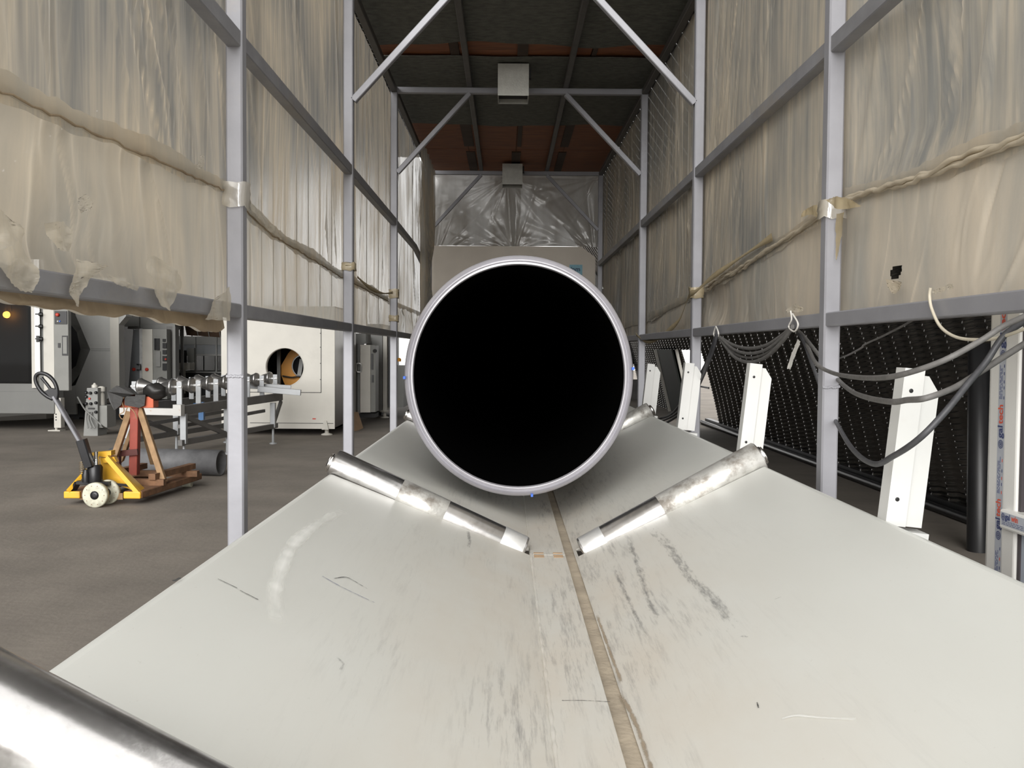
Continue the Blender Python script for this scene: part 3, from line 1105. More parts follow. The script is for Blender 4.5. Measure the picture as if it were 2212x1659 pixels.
holes_L = ()
hr = PX(1932, 592, XFR)
holes_R = [(hr.y, hr.z, 0.045, 0.020), (hr.y - 0.02, hr.z + 0.012, 0.025, 0.012)]
fl_u = film_sheet('f', XFL, -1, 0.7, 12.15, lambda y: ZT - 0.03 + wob(y, 1, 0.006), lambda y: interp(SEAM_L, y) - 0.02 + wob(y, 2, 0.012), 11, 420, M['film'], fan=fan_to_posts).build('upper_film', M['film'])
put_dust(fl_u)
tag(fl_u, 'upper sheet of dusty translucent film on the left side of the tunnel', 'plastic sheet')
fl_l = film_sheet('f', XFL - 0.012, -1, 0.7, 12.15, lambda y: interp(SEAM_L, y) + 0.03, lambda y: np.where(y < 3.36, np.interp(y, [0.8, 1.75, 3.35], [ZB - 0.03, ZB - 0.036, ZB - 0.072]) + wob(y * 0.9, 3, 0.014), ZB - 0.015), 12, 230, M['film_low'], nz=30, amp=0.9, fan=fan_to_posts, billow=0.02, holes=holes_L).build('lower_film', M['film_low'])
put_dust(fl_l)
tag(fl_l, 'lower sheet of torn dusty film on the left side of the tunnel', 'plastic sheet')
fr_u = film_sheet('f', XFR, 1, 0.7, 12.15, lambda y: ZT - 0.03 + wob(y, 4, 0.006), lambda y: interp(SEAM_R, y) - 0.02 + wob(y, 5, 0.012), 13, 420, M['film'], fan=fan_to_posts).build('upper_film', M['film_r'])
put_dust(fr_u)
tag(fr_u, 'upper sheet of dusty translucent film on the right side of the tunnel', 'plastic sheet')
fr_l = film_sheet('f', XFR + 0.012, 1, 0.7, 12.15, lambda y: interp(SEAM_R, y) + 0.03, lambda y: CAMZ + 0.112 + wob(y, 6, 0.004), 14, 200, M['film_low'], nz=44, amp=0.8, fan=fan_to_posts, billow=0.02, holes=holes_R).build('lower_film', M['film_r_low'])
put_dust(fr_l)
tag(fr_l, 'lower sheet of dusty film with a flap hole on the right side of the tunnel', 'plastic sheet')


# bunched seam where the two films meet
def seam(tab, xpl, sgn, y0, y1, seed, par, rope):
    g = random.Random(seed)
    pts = []
    n = int((y1 - y0) / 0.04)
    for i in range(n + 1):
        y = y0 + (y1 - y0) * i / n
        pts.append((xpl - sgn * (0.006 + 0.004 * g.random()), y, float(interp(tab, y)) + g.uniform(-.004, .004)))
    # flat overlap band
    mb = MB()
    vs, fs = [], []
    for i, p in enumerate(pts):
        h = 0.040 + 0.010 * math.sin(i * 0.23 + seed) + g.uniform(0, .004)
        vs += [(xpl - sgn * 0.003, p[1], p[2] - 0.010), (xpl - sgn * 0.005, p[1], p[2] - 0.006), (xpl - sgn * (0.0055 + g.uniform(0, .001)), p[1], p[2] + h * 0.5), (xpl - sgn * 0.004, p[1], p[2] + h)]
    for i in range(len(pts) - 1):
        for k in range(3):
            a = i * 4 + k
            fs.append((a, a + 4, a + 5, a + 1))
    mb.add(vs, fs, True)
    mb.build('seam_band', M['film_low'], par)
    if rope:
        for q in range(3):
            mb = MB()
            pp = [(p[0] - sgn * (0.006 + 0.006 * math.sin(i * 0.31 + q * 2.1)), p[1], p[2] + 0.016 * math.cos(i * 0.31 + q * 2.1) * (0.5 + 0.5 * math.sin(i * 0.05 + q))) for i, p in enumerate(pts) if y0 <= p[1] <= 5.6]
            mb.tube(pp, lambda t: 0.0055 + 0.003 * math.sin(t * 90 + q * 2) ** 2, 7, 2)
            mb.build('twisted_fold', M['rope'], par)
    else:
        mb = MB()
        mb.tube([(p[0] - sgn * 0.002, p[1], p[2] - 0.008) for p in pts], lambda t: 0.0022 + g.uniform(0, 0.0015), 6, 1)
        mb.build('dark_edge', M['film_hem'], par)  # thin darker line along the lower edge of the band


seam(SEAM_L, XFL, -1, 0.8, 8.0, 3, fl_u, False)
seam(SEAM_R, XFR, 1, 0.8, 8.0, 5, fr_u, True)


def flap(px_l, px_r, X, par, material, seed=0, n=14, m=8, cr=0.012, name='torn_flap', sgn=-1):
    """crumpled loose piece of film: two pixel outlines read off on the upright plane X"""
    g = random.Random(seed)
    L = catmull([PX(a, c, X) for a, c in px_l], n)
    Rr = catmull([PX(a, c, X) for a, c in px_r], n)
    k = min(len(L), len(Rr))
    vs, fs = [], []
    for i in range(k):
        a = L[int(i * (len(L) - 1) / (k - 1))]
        c = Rr[int(i * (len(Rr) - 1) / (k - 1))]
        for j in range(m + 1):
            p = a.lerp(c, j / m)
            q = mnoise.noise(Vector((p.y * 14 + seed, p.z * 14, seed * 3.1))) + 0.25 * mnoise.noise(Vector((p.y * 40, p.z * 40 + seed, 4.0)))
            vs.append((p.x - sgn * cr * (q + 0.3), p.y + g.uniform(-.002, .002), p.z + g.uniform(-.002, .002)))
    for i in range(k - 1):
        for j in range(m):
            a = i * (m + 1) + j
            fs.append((a, a + 1, a + m + 2, a + m + 1))
    mb = MB()
    mb.add(vs, fs, True)
    return mb.build(name, material, par)


XF = XL + 0.012
# the turned-up dirty hem below the near left rail
b = MB()
vs, fs = [], []
ys_ = np.linspace(0.8, 3.33, 160)
for i, y in enumerate(ys_):
    zb = float(np.interp(y, [0.8, 1.75, 3.35], [ZB - 0.03, ZB - 0.036, ZB - 0.072]) + wob(y * 0.9, 3, 0.014))
    o1 = 0.010 + 0.006 * math.sin(y * 13) + random.uniform(-.002, .002)
    vs += [(XFL + 0.004, y, zb - 0.001), (XFL + o1 + 0.006, y, zb + 0.008), (XFL + o1, y, ZB - 0.028 + 0.004 * math.sin(y * 31)), (XFL + 0.004, y, ZB - 0.02)]
for i in range(len(ys_) - 1):
    for k in range(3):
        fs.append((i * 4 + k, i * 4 + 4 + k, i * 4 + 5 + k, i * 4 + 1 + k))
b.add(vs, fs, True)
b.build('hem', M['film_hem'], fl_l)
flap([(-30, 555), (10, 600), (45, 628)], [(40, 520), (78, 590), (70, 632)], XF, fl_l, M['tatter'], 1)
flap([(165, 560), (150, 610), (145, 632), (160, 662)], [(222, 575), (200, 590), (178, 628), (166, 662)], XF, fl_l, M['tatter'], 2, cr=0.02)
flap([(318, 550), (322, 610), (330, 645)], [(350, 560), (390, 610), (360, 672)], XF, fl_l, M['tatter'], 3, cr=0.02)
flap([(470, 640), (452, 668), (440, 690)], [(494, 620), (496, 660), (492, 694)], XF, fl_l, M['tatter'], 4)
flap([(228, 590), (262, 606), (300, 618)], [(230, 604), (262, 618), (298, 628)], XF, fl_l, M['tatter'], 5, cr=0.006)
flap([(92, 482), (100, 510), (120, 540)], [(140, 478), (150, 505), (150, 545)], XFL + 0.03, fl_l, M['tatter'], 6, cr=0.02)
flap([(-10, 450), (-10, 500), (-12, 545)], [(28, 480), (46, 500), (30, 560)], XFL + 0.03, fl_l, M['tatter'], 7, cr=0.02)
flap([(168, 430), (165, 445), (172, 460)], [(182, 418), (196, 436), (188, 455)], XFL + 0.03, fl_l, M['tatter'], 8, cr=0.01)
flap([(428, 336), (426, 352), (424, 365)], [(436, 334), (438, 352), (432, 366)], XFL + 0.03, fl_u, M['tatter'], 9, cr=0.01)
flap([(540, 440), (570, 470), (600, 500)], [(545, 458), (575, 492), (606, 517)], XFL + 0.03, fl_u, M['tatter'], 10, cr=0.015)
# right side: loose gathered bits at the tie on the near post and the peeled flap under the hole
flap([(1785, 432), (1810, 424), (1840, 432)], [(1795, 440), (1815, 452), (1866, 446)], XR - 0.012, fr_u, M['strap'], 21, cr=0.012, sgn=1)
flap([(1738, 455), (1750, 448), (1768, 442)], [(1732, 470), (1752, 464), (1770, 470)], XR + 0.02, fr_u, M['strap'], 22, cr=0.012, sgn=1)
flap([(1808, 462), (1806, 510), (1808, 560)], [(1824, 458), (1816, 510), (1810, 562)], XR + 0.03, fr_u, M['strap'], 23, cr=0.008, sgn=1)
flap([(1914, 604), (1918, 620), (1926, 632)], [(1950, 610), (1945, 624), (1932, 634)], XFR - 0.03, fr_l, M['rope'], 24, cr=0.006, sgn=1)
flap([(1700, 672), (1714, 660), (1722, 655)], [(1712, 676), (1726, 674), (1738, 670)], XR - 0.01, fr_l, M['tatter'], 25, cr=0.012, sgn=1)
flap([(2015, 628), (2040, 618), (2062, 612)], [(2018, 636), (2040, 630), (2064, 622)], XR + 0.012, fr_l, M['tatter'], 26, cr=0.01, sgn=1)


# clear wraps tying the films to the posts
def wrap(px, py, D, side, h, lab, material, seed=1, grp=None):
    c = W(px, py, D)
    xo = (XL if side < 0 else XR) + side * PW / 2
    r = PW / 2 + 0.006
    g = random.Random(seed)
    ring = [(-1, -1), (-0.3, -1.06), (0.4, -1.08), (1, -1), (1.06, 0), (1, 1), (0, 1.06), (-1, 1), (-1.06, 0)]
    nz = 7
    vs, fs = [], []
    for j in range(nz):
        z = c.z - h / 2 + h * j / (nz - 1)
        for a, bb in ring:
            q = 1 + g.uniform(0.0, 0.16)
            vs.append((xo + a * r * q, D + PW / 2 + bb * r * q, z + g.uniform(-.006, .006)))
    n = len(ring)
    for j in range(nz - 1):
        for i in range(n):
            fs.append((j * n + i, j * n + (i + 1) % n, (j + 1) * n + (i + 1) % n, (j + 1) * n + i))
    mb = MB()
    mb.add(vs, fs, True)
    o = mb.build('film_wrap', material)
    return tag(o, lab, 'tape', grp)


wrap(509, 420, FY[1], -1, 0.09, 'clear crumpled film wrap around the near left post', M['tatter'], 1, 'film wraps tying the sheets to the posts')
wrap(1785, 450, FY[1], 1, 0.07, 'crumpled film wrap around the near right post', M['tatter'], 2, 'film wraps tying the sheets to the posts')
wrap(752, 575, FY[2], -1, 0.05, 'yellowed film tie around the second left post', M['strap'], 3, 'film wraps tying the sheets to the posts')
wrap(853, 634, FY[3], -1, 0.075, 'upper yellowed film tie around the third left post', M['strap'], 4, 'film wraps tying the sheets to the posts')
wrap(853, 688, FY[3], -1, 0.055, 'lower yellowed film tie around the third left post', M['strap'], 5, 'film wraps tying the sheets to the posts')
wrap(1500, 632, FY[2], 1, 0.07, 'yellowed film tie around the second right post', M['strap'], 6, 'film wraps tying the sheets to the posts')


def ribbon(name, pix, X, wd, material, lab, seed=0, twist=0.6):
    pts = catmull([PX(a, c, X + dx) for a, c, dx in pix], 10)
    vs, fs = [], []
    n = len(pts)
    for i, p in enumerate(pts):
        t = (pts[min(i + 1, n - 1)] - pts[max(i - 1, 0)]).normalized()
        a = twist * math.sin(i * 0.21 + seed)
        nrm = Vector((math.cos(a), 0, 0.0)) + Vector((0, 0, 0.3 * math.sin(a)))
        s = t.cross(nrm).normalized()
        wv = wd * (0.75 + 0.35 * math.sin(i * 0.33 + seed))
        th = Vector((-0.0015, 0, 0))
        vs += [p - s * wv / 2, p + s * wv / 2, p + s * wv / 2 + th, p - s * wv / 2 + th]
    for i in range(n - 1):
        for k in range(4):
            fs.append((i * 4 + k, i * 4 + (k + 1) % 4, i * 4 + 4 + (k + 1) % 4, i * 4 + 4 + k))
    mb = MB()
    mb.add(vs, fs, True)
    return tag(mb.build(name, material), lab, 'strap')


ribbon('film_strap', [(1668, 512, 0.055), (1600, 556, 0.05), (1540, 598, 0.03), (1505, 628, -0.006), (1488, 640, -0.006), (1468, 690, 0.03), (1440, 718, 0.03), (1422, 732, 0.03), (1395, 738, 0.02), (1374, 722, -0.01)], XR, 0.034, M['strap'],
       'long yellowed film strap crossing the second right post and drooping to the rail', 2)
ribbon('film_strap', [(772, 598, 0.0), (800, 622, 0.0), (830, 634, 0.0), (856, 630, 0.006)], XL - 0.04, 0.03, M['strap'],
       'short yellowed strap between the second and third left posts', 4)

# far end sheet closing the tunnel
b = MB()
g = np.random.default_rng(5)
ny_, nz_ = 150, 90
xs = np.linspace(XL - 0.05, XR + 0.05, ny_ + 1)[None, :].repeat(nz_ + 1, 0)
zs = np.linspace(W(1107, 532, 12.22).z + 0.005, ZR + 0.02, nz_ + 1)[:, None].repeat(ny_ + 1, 1)
dp = np.zeros_like(xs)
for _ in range(110):
    # creases fan out from the lower corners and the middle
    ox, oz = [(XL, CAMZ + 1.2), (XR, CAMZ + 1.3), (0.1, CAMZ + 1.3), (XR, ZT), (0.0, ZT)][g.integers(0, 5)]
    an = g.uniform(0, math.pi)
    nx_, nz2 = -math.sin(an), math.cos(an)
    dist = (xs - ox) * nx_ + (zs - oz) * nz2
    al = (xs - ox) * math.cos(an) + (zs - oz) * math.sin(an)
    wd = 0.012 + 0.03 * g.random()
    dp += g.normal(0, 0.012) * np.exp(-(dist / (wd * (0.4 + np.abs(al)))) ** 2) * np.exp(-(np.abs(al) / g.uniform(.4, 1.2)) ** 2)
for _ in range(14):
    dp += g.normal(0, 0.03) * np.exp(-((xs - g.uniform(-1, 1.2)) / 0.25) ** 2 - ((zs - g.uniform(2.4, 3.5)) / 0.25) ** 2)
V = np.stack([xs, 12.26 + dp, zs], -1).reshape(-1, 3)
n = ny_ + 1
b.add([tuple(p) for p in V], [(j * n + i, j * n + i + 1, (j + 1) * n + i + 1, (j + 1) * n + i) for j in range(nz_) for i in range(ny_)], True)
tag(b.build('end_film', M['film_back']), 'creased silvery film sheet closing the far end of the tunnel', 'plastic sheet')
# gathered loose curtain by the far left post
b = MB()
vs, fs = [], []
nn, mm = 60, 40
for j in range(mm + 1):
    z = CAMZ + 0.20 + (2.0) * j / mm
    for i in range(nn + 1):
        u = i / nn
        wv = 0.035 * math.sin(u * 34 + 1.5 * math.sin(j * 0.1)) * (0.4 + 0.6 * abs(math.sin(j * 0.05 + 1)))
        pin = 1 - 0.55 * math.exp(-((j / mm - 0.33) / 0.16) ** 2)
        yv = 10.0 + (u - 0.1) * 1.55 * pin
        vs.append((XL + 0.05 + wv, yv, z))
fs = [(j * (nn + 1) + i, j * (nn + 1) + i + 1, (j + 1) * (nn + 1) + i + 1, (j + 1) * (nn + 1) + i) for j in range(mm) for i in range(nn)]
b.add(vs, fs, True)
tag(b.build('gathered_film', M['film']), 'gathered loose film curtain before the far left post', 'plastic sheet')

# =================================================================== TROUGH
XC0, XC1 = 0.099, 0.224         # centre strip
ZS = 0.500
PLX0, PLZ0, PLX1, PLZ1 = 0.104, 0.497, -0.646, 0.800     # left plate inner/outer
PRX0, PRZ0, PRX1, PRZ1 = 0.262, 0.492, 0.960, 0.838
TY0, TY1 = -0.6, 11.9
ROLLY = [1.0, 3.47, 6.12, 8.75]
trough = thing('pipe_trough', 'long off-white V-shaped steel trough running down the tunnel under the pipe', 'trough', (0.16, 5.6, 0))
SLOT = 0.0612


def plate(x0, z0, x1, z1, name):
    d = Vector((x1 - x0, 0, z1 - z0))
    L = d.length
    d.normalize()
    nrm = Vector((-d.z, 0, d.x)) if d.x > 0 else Vector((d.z, 0, -d.x))
    sg = 1 if d.x > 0 else -1
    # cross-section: inner edge, slot ends, outer bend, lip
    us = [0.0, 0.012, L * 0.5, L - 0.012]
    prof = [(x0 + d.x * u, z0 + d.z * u) for u in us]
    ang0 = math.atan2(d.z, d.x * sg)
    cx, cz = x1 - sg * d.x * sg * 0.012, z1 - d.z * 0.012
    rb = 0.022
    for k in range(1, 7):
        a = ang0 - k / 6 * (ang0 + math.pi / 2)
        # walk round the bend
        px, pz = prof[-1]
        st = rb * (ang0 + math.pi / 2) / 6
        am = ang0 - (k - 0.5) / 6 * (ang0 + math.pi / 2)
        prof.append((px + sg * math.cos(am) * st, pz + math.sin(am) * st))
    prof.append((prof[-1][0], prof[-1][1] - 0.06))
    ys = [TY0]
    for ry in ROLLY:
        ys += [ry - SLOT, ry + SLOT]
    ys += [TY1]
    # extra rows so that shading stays even
    full = []
    for i in range(len(ys) - 1):
        full.append(ys[i])
        nseg = max(1, int((ys[i + 1] - ys[i]) / 0.6))
        for k in range(1, nseg):
            full.append(ys[i] + (ys[i + 1] - ys[i]) * k / nseg)
    full.append(ys[-1])
    t = 0.005
    vs, fs, sm = [], [], []
    m = len(prof)
    nn2 = []
    for k in range(m):
        a = prof[max(k - 1, 0)]
        c = prof[min(k + 1, m - 1)]
        tx, tz = c[0] - a[0], c[1] - a[1]
        l = math.hypot(tx, tz)
        nn2.append((tz / l * (1 if sg > 0 else -1), -tx / l * (1 if sg > 0 else -1)))
    for lay in range(2):
        for y in full:
            for k, (px, pz) in enumerate(prof):
                vs.append((px + nn2[k][0] * t * lay, y, pz + nn2[k][1] * t * lay))
    N = len(full) * m

    def isslot(j, k):
        yc = (full[j] + full[j + 1]) / 2
        return any(abs(yc - ry) < SLOT - 1e-4 for ry in ROLLY) and 1 <= k < m - 5
    solid = {}
    for j in range(len(full) - 1):
        for k in range(m - 1):
            solid[(j, k)] = not isslot(j, k)
    for (j, k), s in solid.items():
        if not s:
            continue
        a = j * m + k
        q = (a, a + 1, a + m + 1, a + m)
        fs.append(q if sg < 0 else q[::-1])
        fs.append(tuple(N + i for i in (q[::-1] if sg < 0 else q)))
        for (dj, dk, e) in ((-1, 0, (a, a + 1)), (1, 0, (a + m, a + m + 1)), (0, -1, (a, a + m)), (0, 1, (a + 1, a + m + 1))):
            if not solid.get((j + dj, k + dk), False):
                fs.append((e[0], e[1], N + e[1], N + e[0]))
    mb = MB()
    mb.add(vs, fs, False)
    ob = mb.build(name, M['trough'], trough)
    return ob, d, nrm, L


pl_l, dL, nL, LL = plate(PLX0, PLZ0, PLX1, PLZ1, 'side_plate')
pl_r, dR, nR, LR = plate(PRX0, PRZ0, PRX1, PRZ1, 'side_plate')
# centre strip with a proud right edge, and the dusty groove beside it
b = MB()
b.box((XC0, TY0, ZS - 0.004), (XC1, 3.40, ZS + 0.004), 0.0015)
b.box((XC0, 3.403, ZS - 0.004), (XC1, 6.05, ZS + 0.004), 0.0015)
b.box((XC0, 6.053, ZS - 0.004), (XC1, TY1, ZS + 0.004), 0.0015)
b.build('centre_strip', M['trough'], trough)
b = MB()
for yb in (3.36, 3.385, 3.425):
    for x0, x1 in ((XC0 + 0.008, XC0 + 0.045), (XC1 - 0.045, XC1 - 0.01)):
        b.box((x0, yb, ZS + 0.004), (x1, yb + 0.008, ZS + 0.0065))
b.build('rusty_weld', M['tanrust'], trough)
b = MB()
b.box((XC1 - 0.01, TY0, ZS - 0.020), (PRX0 + 0.01, TY1, ZS - 0.012))
b.build('groove_floor', M['groove'], trough)
# lumpy weld along the left of the strip
b = MB()
pts = [(XC0 - 0.001, TY0 + i * 0.02, ZS + 0.0005 + random.uniform(-0.001, 0.0015)) for i in range(int((TY1 - TY0) / 0.02))]
b.tube(pts, lambda t: 0.0052 + random.uniform(-0.0012, 0.0016), 6, 1)
b.build('weld_seam', M['trough'], trough)
# ragged dirt along the right of the groove
def decal(pix, wd, plane, mname, name='scuff_mark', nsub=10, lift=0.0012, taper=True):
    p0, nn_ = plane
    pts = catmull([PP(a, c, p0, nn_) for a, c in pix], nsub)
    n = len(pts)
    vs, fs, ed = [], [], []
    K = 6
    for i, p in enumerate(pts):
        t = (pts[min(i + 1, n - 1)] - pts[max(i - 1, 0)]).normalized()
        s = t.cross(nn_).normalized()
        for k in range(K + 1):
            u = k / K * 2 - 1
            e = abs(u) ** 1.5 * 0.55
            if taper:
                q = abs(i / (n - 1) * 2 - 1)
                e = max(e, 0.35 * max(0, (q - 0.6) / 0.4))
            w_ = wd(i / (n - 1)) if callable(wd) else wd
            vs.append(p + s * u * w_ / 2 + nn_ * lift)
            ed.append(e)
    for i in range(n - 1):
        for k in range(K):
            a = i * (K + 1) + k
            fs.append((a, a + 1, a + K + 2, a + K + 1))
    mb = MB()
    mb.add(vs, fs, True)
    ob = mb.build(name, M[mname], trough)
    at = ob.data.attributes.new('edge', 'FLOAT', 'POINT')
    at.data.foreach_set('value', ed)
    return ob


PLN_L = (Vector((PLX0, 0, PLZ0)), Vector((dL.z, 0, -dL.x)))
PLN_R = (Vector((PRX0, 0, PRZ0)), Vector((-dR.z, 0, dR.x)))
decal([(738, 1104), (690, 1130), (650, 1160), (618, 1205), (600, 1255), (594, 1305), (600, 1345)], 0.042, PLN_L, 'chalk', 'chalk_mark', lift=0.002)
decal([(470, 1252), (512, 1272)], 0.005, PLN_L, 'scratch', 'scratch', taper=False, lift=0.002)
decal([(518, 1277), (557, 1297)], 0.006, PLN_L, 'scratch', 'scratch', taper=False, lift=0.002)
decal([(696, 1246), (735, 1268), (770, 1285), (808, 1303)], 0.004, PLN_L, 'pen', 'pen_mark', taper=False, lift=0.002)
decal([(716, 1252), (745, 1248), (764, 1256), (800, 1278)], 0.006, PLN_L, 'scratch', 'scratch', lift=0.002)
decal([(372, 1258), (392, 1249)], 0.010, PLN_L, 'scratch', 'paint_chip', lift=0.002)
decal([(1012, 1145), (1014, 1165), (1012, 1186)], 0.035, PLN_L, 'soot', lift=0.002)
decal([(725, 1420), (740, 1435), (735, 1452)], 0.018, PLN_L, 'soot', lift=0.002)
decal([(1400, 1140), (1440, 1175), (1490, 1245), (1550, 1305), (1595, 1370)], 0.075, PLN_R, 'soot', lift=0.002)
decal([(1350, 1150), (1375, 1210), (1400, 1290), (1430, 1350)], 0.05, PLN_R, 'soot', lift=0.002)
decal([(1320, 1210), (1350, 1280), (1385, 1350), (1400, 1378)], 0.03, PLN_R, 'soot', lift=0.0018)
decal([(1672, 1297), (1690, 1290)], 0.008, PLN_R, 'soot', lift=0.002)
decal([(1600, 1375), (1618, 1378)], 0.015, PLN_R, 'soot', lift=0.002)
decal([(1636, 1518), (1640, 1532)], 0.006, PLN_R, 'scratch', lift=0.002)
decal([(1690, 1555), (1720, 1548), (1770, 1552), (1850, 1556)], 0.008, PLN_R, 'chalk', 'chalk_mark', lift=0.002)
decal([(1214, 1514), (1260, 1514), (1318, 1517)], 0.004, (Vector((0, 0, ZS + 0.004)), Vector((0, 0, 1))), 'scratch', 'scratch', lift=0.0012, taper=False)
decal([(1340, 1500), (1372, 1560), (1400, 1640), (1420, 1700)], 0.016, PLN_R, 'grime', 'dirt_line', lift=0.002)
decal([(1290, 1330), (1315, 1400), (1345, 1480)], 0.012, PLN_R, 'grime', 'dirt_line', lift=0.002)
decal([(1150, 1215), (1160, 1270), (1175, 1340), (1185, 1420), (1200, 1500), (1215, 1600), (1222, 1680)], 0.012, PLN_L, 'grime', 'dirt_line', lift=0.002)

# under-frame of the trough: legs, sills and cross bars
for y in (1.9, 4.9, 7.4, 10.2):
    for xx, zt in ((-0.50, 0.715), (0.80, 0.735)):
        b = MB()
        b.box((xx - 0.04, y - 0.04, 0.0), (xx + 0.04, y + 0.04, zt - 0.01))
        b.build('leg', M['trough'], trough)
    b = MB()
    b.box((-0.46, y - 0.03, 0.20), (0.76, y + 0.03, 0.27))
    b.build('cross_bar', M['trough'], trough)
b = MB()
b.box((0.12, TY0 + 0.1, 0.27), (0.22, TY1 - 0.1, ZS - 0.022))
b.build('spine_beam', M['trough'], trough)

# rollers in their slots
def roller(y, side, worn, lift=0.0, low=0.0):
    if side < 0:
        x0, z0, d, n_ = PLX0, PLZ0, dL, Vector((dL.z, 0, -dL.x))
        L = LL
    else:
        x0, z0, d, n_ = PRX0, PRZ0, dR, Vector((-dR.z, 0, dR.x))
        L = LR
    r = 0.060
    o = Vector((x0, y, z0))
    a = o + d * 0.030 + n_ * (-0.012 + low)
    c = o + d * (L + 0.012) + n_ * (0.026 + lift)
    ax = c - a
    Lr = ax.length
    b = MB()
    b.lathe(a, ax, [(0.0, r * 0.6), (0.004, r * 0.97), (0.008, r), (Lr - 0.006, r), (Lr, r * 0.96)], 40)
    ro = b.build('roller', M['rollsteel'], trough)
    u = ax.normalized()
    b = MB()
    b.lathe(a, u, [(0.012, r + 0.0005), (0.014, r + 0.0012), (0.10, r + 0.0012), (0.102, r + 0.0004)], 40)
    b.build('end_collar', M['zinc'], ro)
    b = MB()
    b.lathe(a, u, [(Lr - 0.001, r * 0.5), (Lr + 0.010, r * 0.62), (Lr + 0.018, r * 0.55), (Lr + 0.022, 0.012)], 28)
    b.build('end_cap', M['chrome'], ro)
    if worn:
        b = MB()
        s0, s1 = worn
        b.lathe(a, u, [(s0 * Lr, r + 0.0002), (s0 * Lr + 0.001, r + 0.0011), (s1 * Lr - 0.001, r + 0.0011), (s1 * Lr, r + 0.0002)], 40)
        b.build('worn_sleeve', M['rollworn'], ro)
    return ro


for i, y in enumerate(ROLLY):
    roller(y, -1, (0.42, 0.66) if i == 1 else None, 0.072 if i == 0 else 0.0, 0.03 if i == 0 else 0.0)
    roller(y, 1, (0.45, 0.995) if i in (1, 2) else None)


# white upright guide arms along the right edge
def arm(y, hgt, first=False):
    zb = PRZ1 - 0.02
    x = PRX1 + 0.018
    lean = math.tan(R_(6.0))
    t = Vector((lean, 0, 1)).normalized()
    s = Vector((1, 0, -lean)).normalized()
    o = Vector((x, y, zb))
    L = hgt - zb
    b = MB()
    yv = Vector((0, 0.055, 0))
    # front box section
    b.prism([o - s * 0.0, o + s * 0.052, o + s * 0.052 + t * L, o + t * L], yv)
    ar = b.build('guide_arm', M['armwhite'], trough)
    # set-back web with a chamfered top outer corner
    b = MB()
    o2 = o + Vector((0, 0.014, 0))
    b.prism([o2 + s * 0.052, o2 + s * 0.100, o2 + s * 0.100 + t * (L - 0.055), o2 + s * 0.070 + t * (L - 0.015), o2 + s * 0.052 + t * (L - 0.015)], (0, 0.012, 0))
    b.prism([o2 + s * 0.090 + Vector((0, 0.012, 0)), o2 + s * 0.100 + Vector((0, 0.012, 0)), o2 + s * 0.100 + t * (L - 0.055) + Vector((0, 0.012, 0)), o2 + s * 0.090 + t * (L - 0.045) + Vector((0, 0.012, 0))], (0, 0.03, 0))
    b.build('web', M['armwhite'], ar)
    b = MB()
    b.prism([o - s * 0.025 - t * 0.045, o + s * 0.115 - t * 0.045, o + s * 0.115 - t * 0.012, o - s * 0.025 - t * 0.012], (0, 0.07, 0))
    b.build('foot_flange', M['armwhite'], ar)
    b = MB()
    for q in (0.86, 0.17):
        c = o + s * 0.022 + t * (L * q)
        b.lathe(c, (0, -1, 0), [(0.0, 0.0055), (0.001, 0.0055), (0.0012, 0.003)], 12)
    b.build('bolt_head', M['black'], ar)


for y, py in ((2.36, 790), (3.86, 783), (5.25, 783), (6.63, 786)):
    arm(y, W(1600, py, y).z)

# =================================================================== THE BIG PIPE
PY0 = 3.97
pc = W(1121, 813, PY0)
RH = 249 * PY0 / 2000
RV = 262 * PY0 / 2000
K2 = RV / RH
pipe = thing('big_pipe', 'huge black plastic pipe lying on the trough with its open end facing the camera', 'pipe', (pc.x, PY0, pc.z))
PEND = 12.15
ax = Vector((0, 1, 0))
wl = 0.0
b = MB()
b.lathe((pc.x, 0, pc.z), ax, [(PY0 + 0.030, RH), (PY0 + 0.2, RH), (PEND, RH)], 96, False, True, ell=(1, K2))
b.build('outer_wall', M['pipeout'], pipe)
b = MB()
b.lathe((pc.x, 0, pc.z), ax, [(PY0 + 0.031, RH), (PY0 + 0.028, RH - 0.001), (PY0 + 0.016, RH - 0.011), (PY0 + 0.0155, RH - 0.012)], 128, False, True, ell=(1, K2))
b.build('outer_bevel', M['pipebevel'], pipe)
b = MB()
b.lathe((pc.x, 0, pc.z), ax, [(PY0 + 0.0155, RH - 0.012), (PY0 + 0.0150, RH - 0.0125), (PY0 + 0.006, RH - 0.024), (PY0 + 0.0065, RH - 0.0245), (PY0 + 0.012, RH - 0.0255)], 128, False, True, ell=(1, K2))
b.build('end_face', M['pipeface'], pipe)
b = MB()
b.lathe((pc.x, 0, pc.z), ax, [(PY0 + 0.012, RH - 0.0255), (PY0 + 0.0118, RH - 0.026), (PY0 + 0.004, RH - 0.036), (PY0 + 0.006, RH - 0.038), (PY0 + 0.032, RH - 0.040)], 128, False, True, ell=(1, K2))
b.build('inner_bevel', M['pipebevel'], pipe)
b = MB()
b.lathe((pc.x, 0, pc.z), ax, [(PY0 + 0.032, RH - 0.040), (PY0 + 0.3, RH - 0.042), (PEND, RH - 0.042)], 96, False, True, ell=(1, K2))
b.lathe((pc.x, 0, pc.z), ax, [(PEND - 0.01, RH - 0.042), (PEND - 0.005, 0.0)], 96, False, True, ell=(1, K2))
b.build('bore', M['pipebore'], pipe)
for th in (4, 181, 277):
    a = R_(th)
    b = MB()
    cx_, cz_ = pc.x + math.cos(a) * (RH - 0.002), pc.z + math.sin(a) * (RH - 0.002) * K2
    b.box((cx_ - 0.005, PY0 + 0.004, cz_ - 0.006), (cx_ + 0.005, PY0 + 0.02, cz_ + 0.006))
    b.build('paint_mark', M['blue'], pipe)

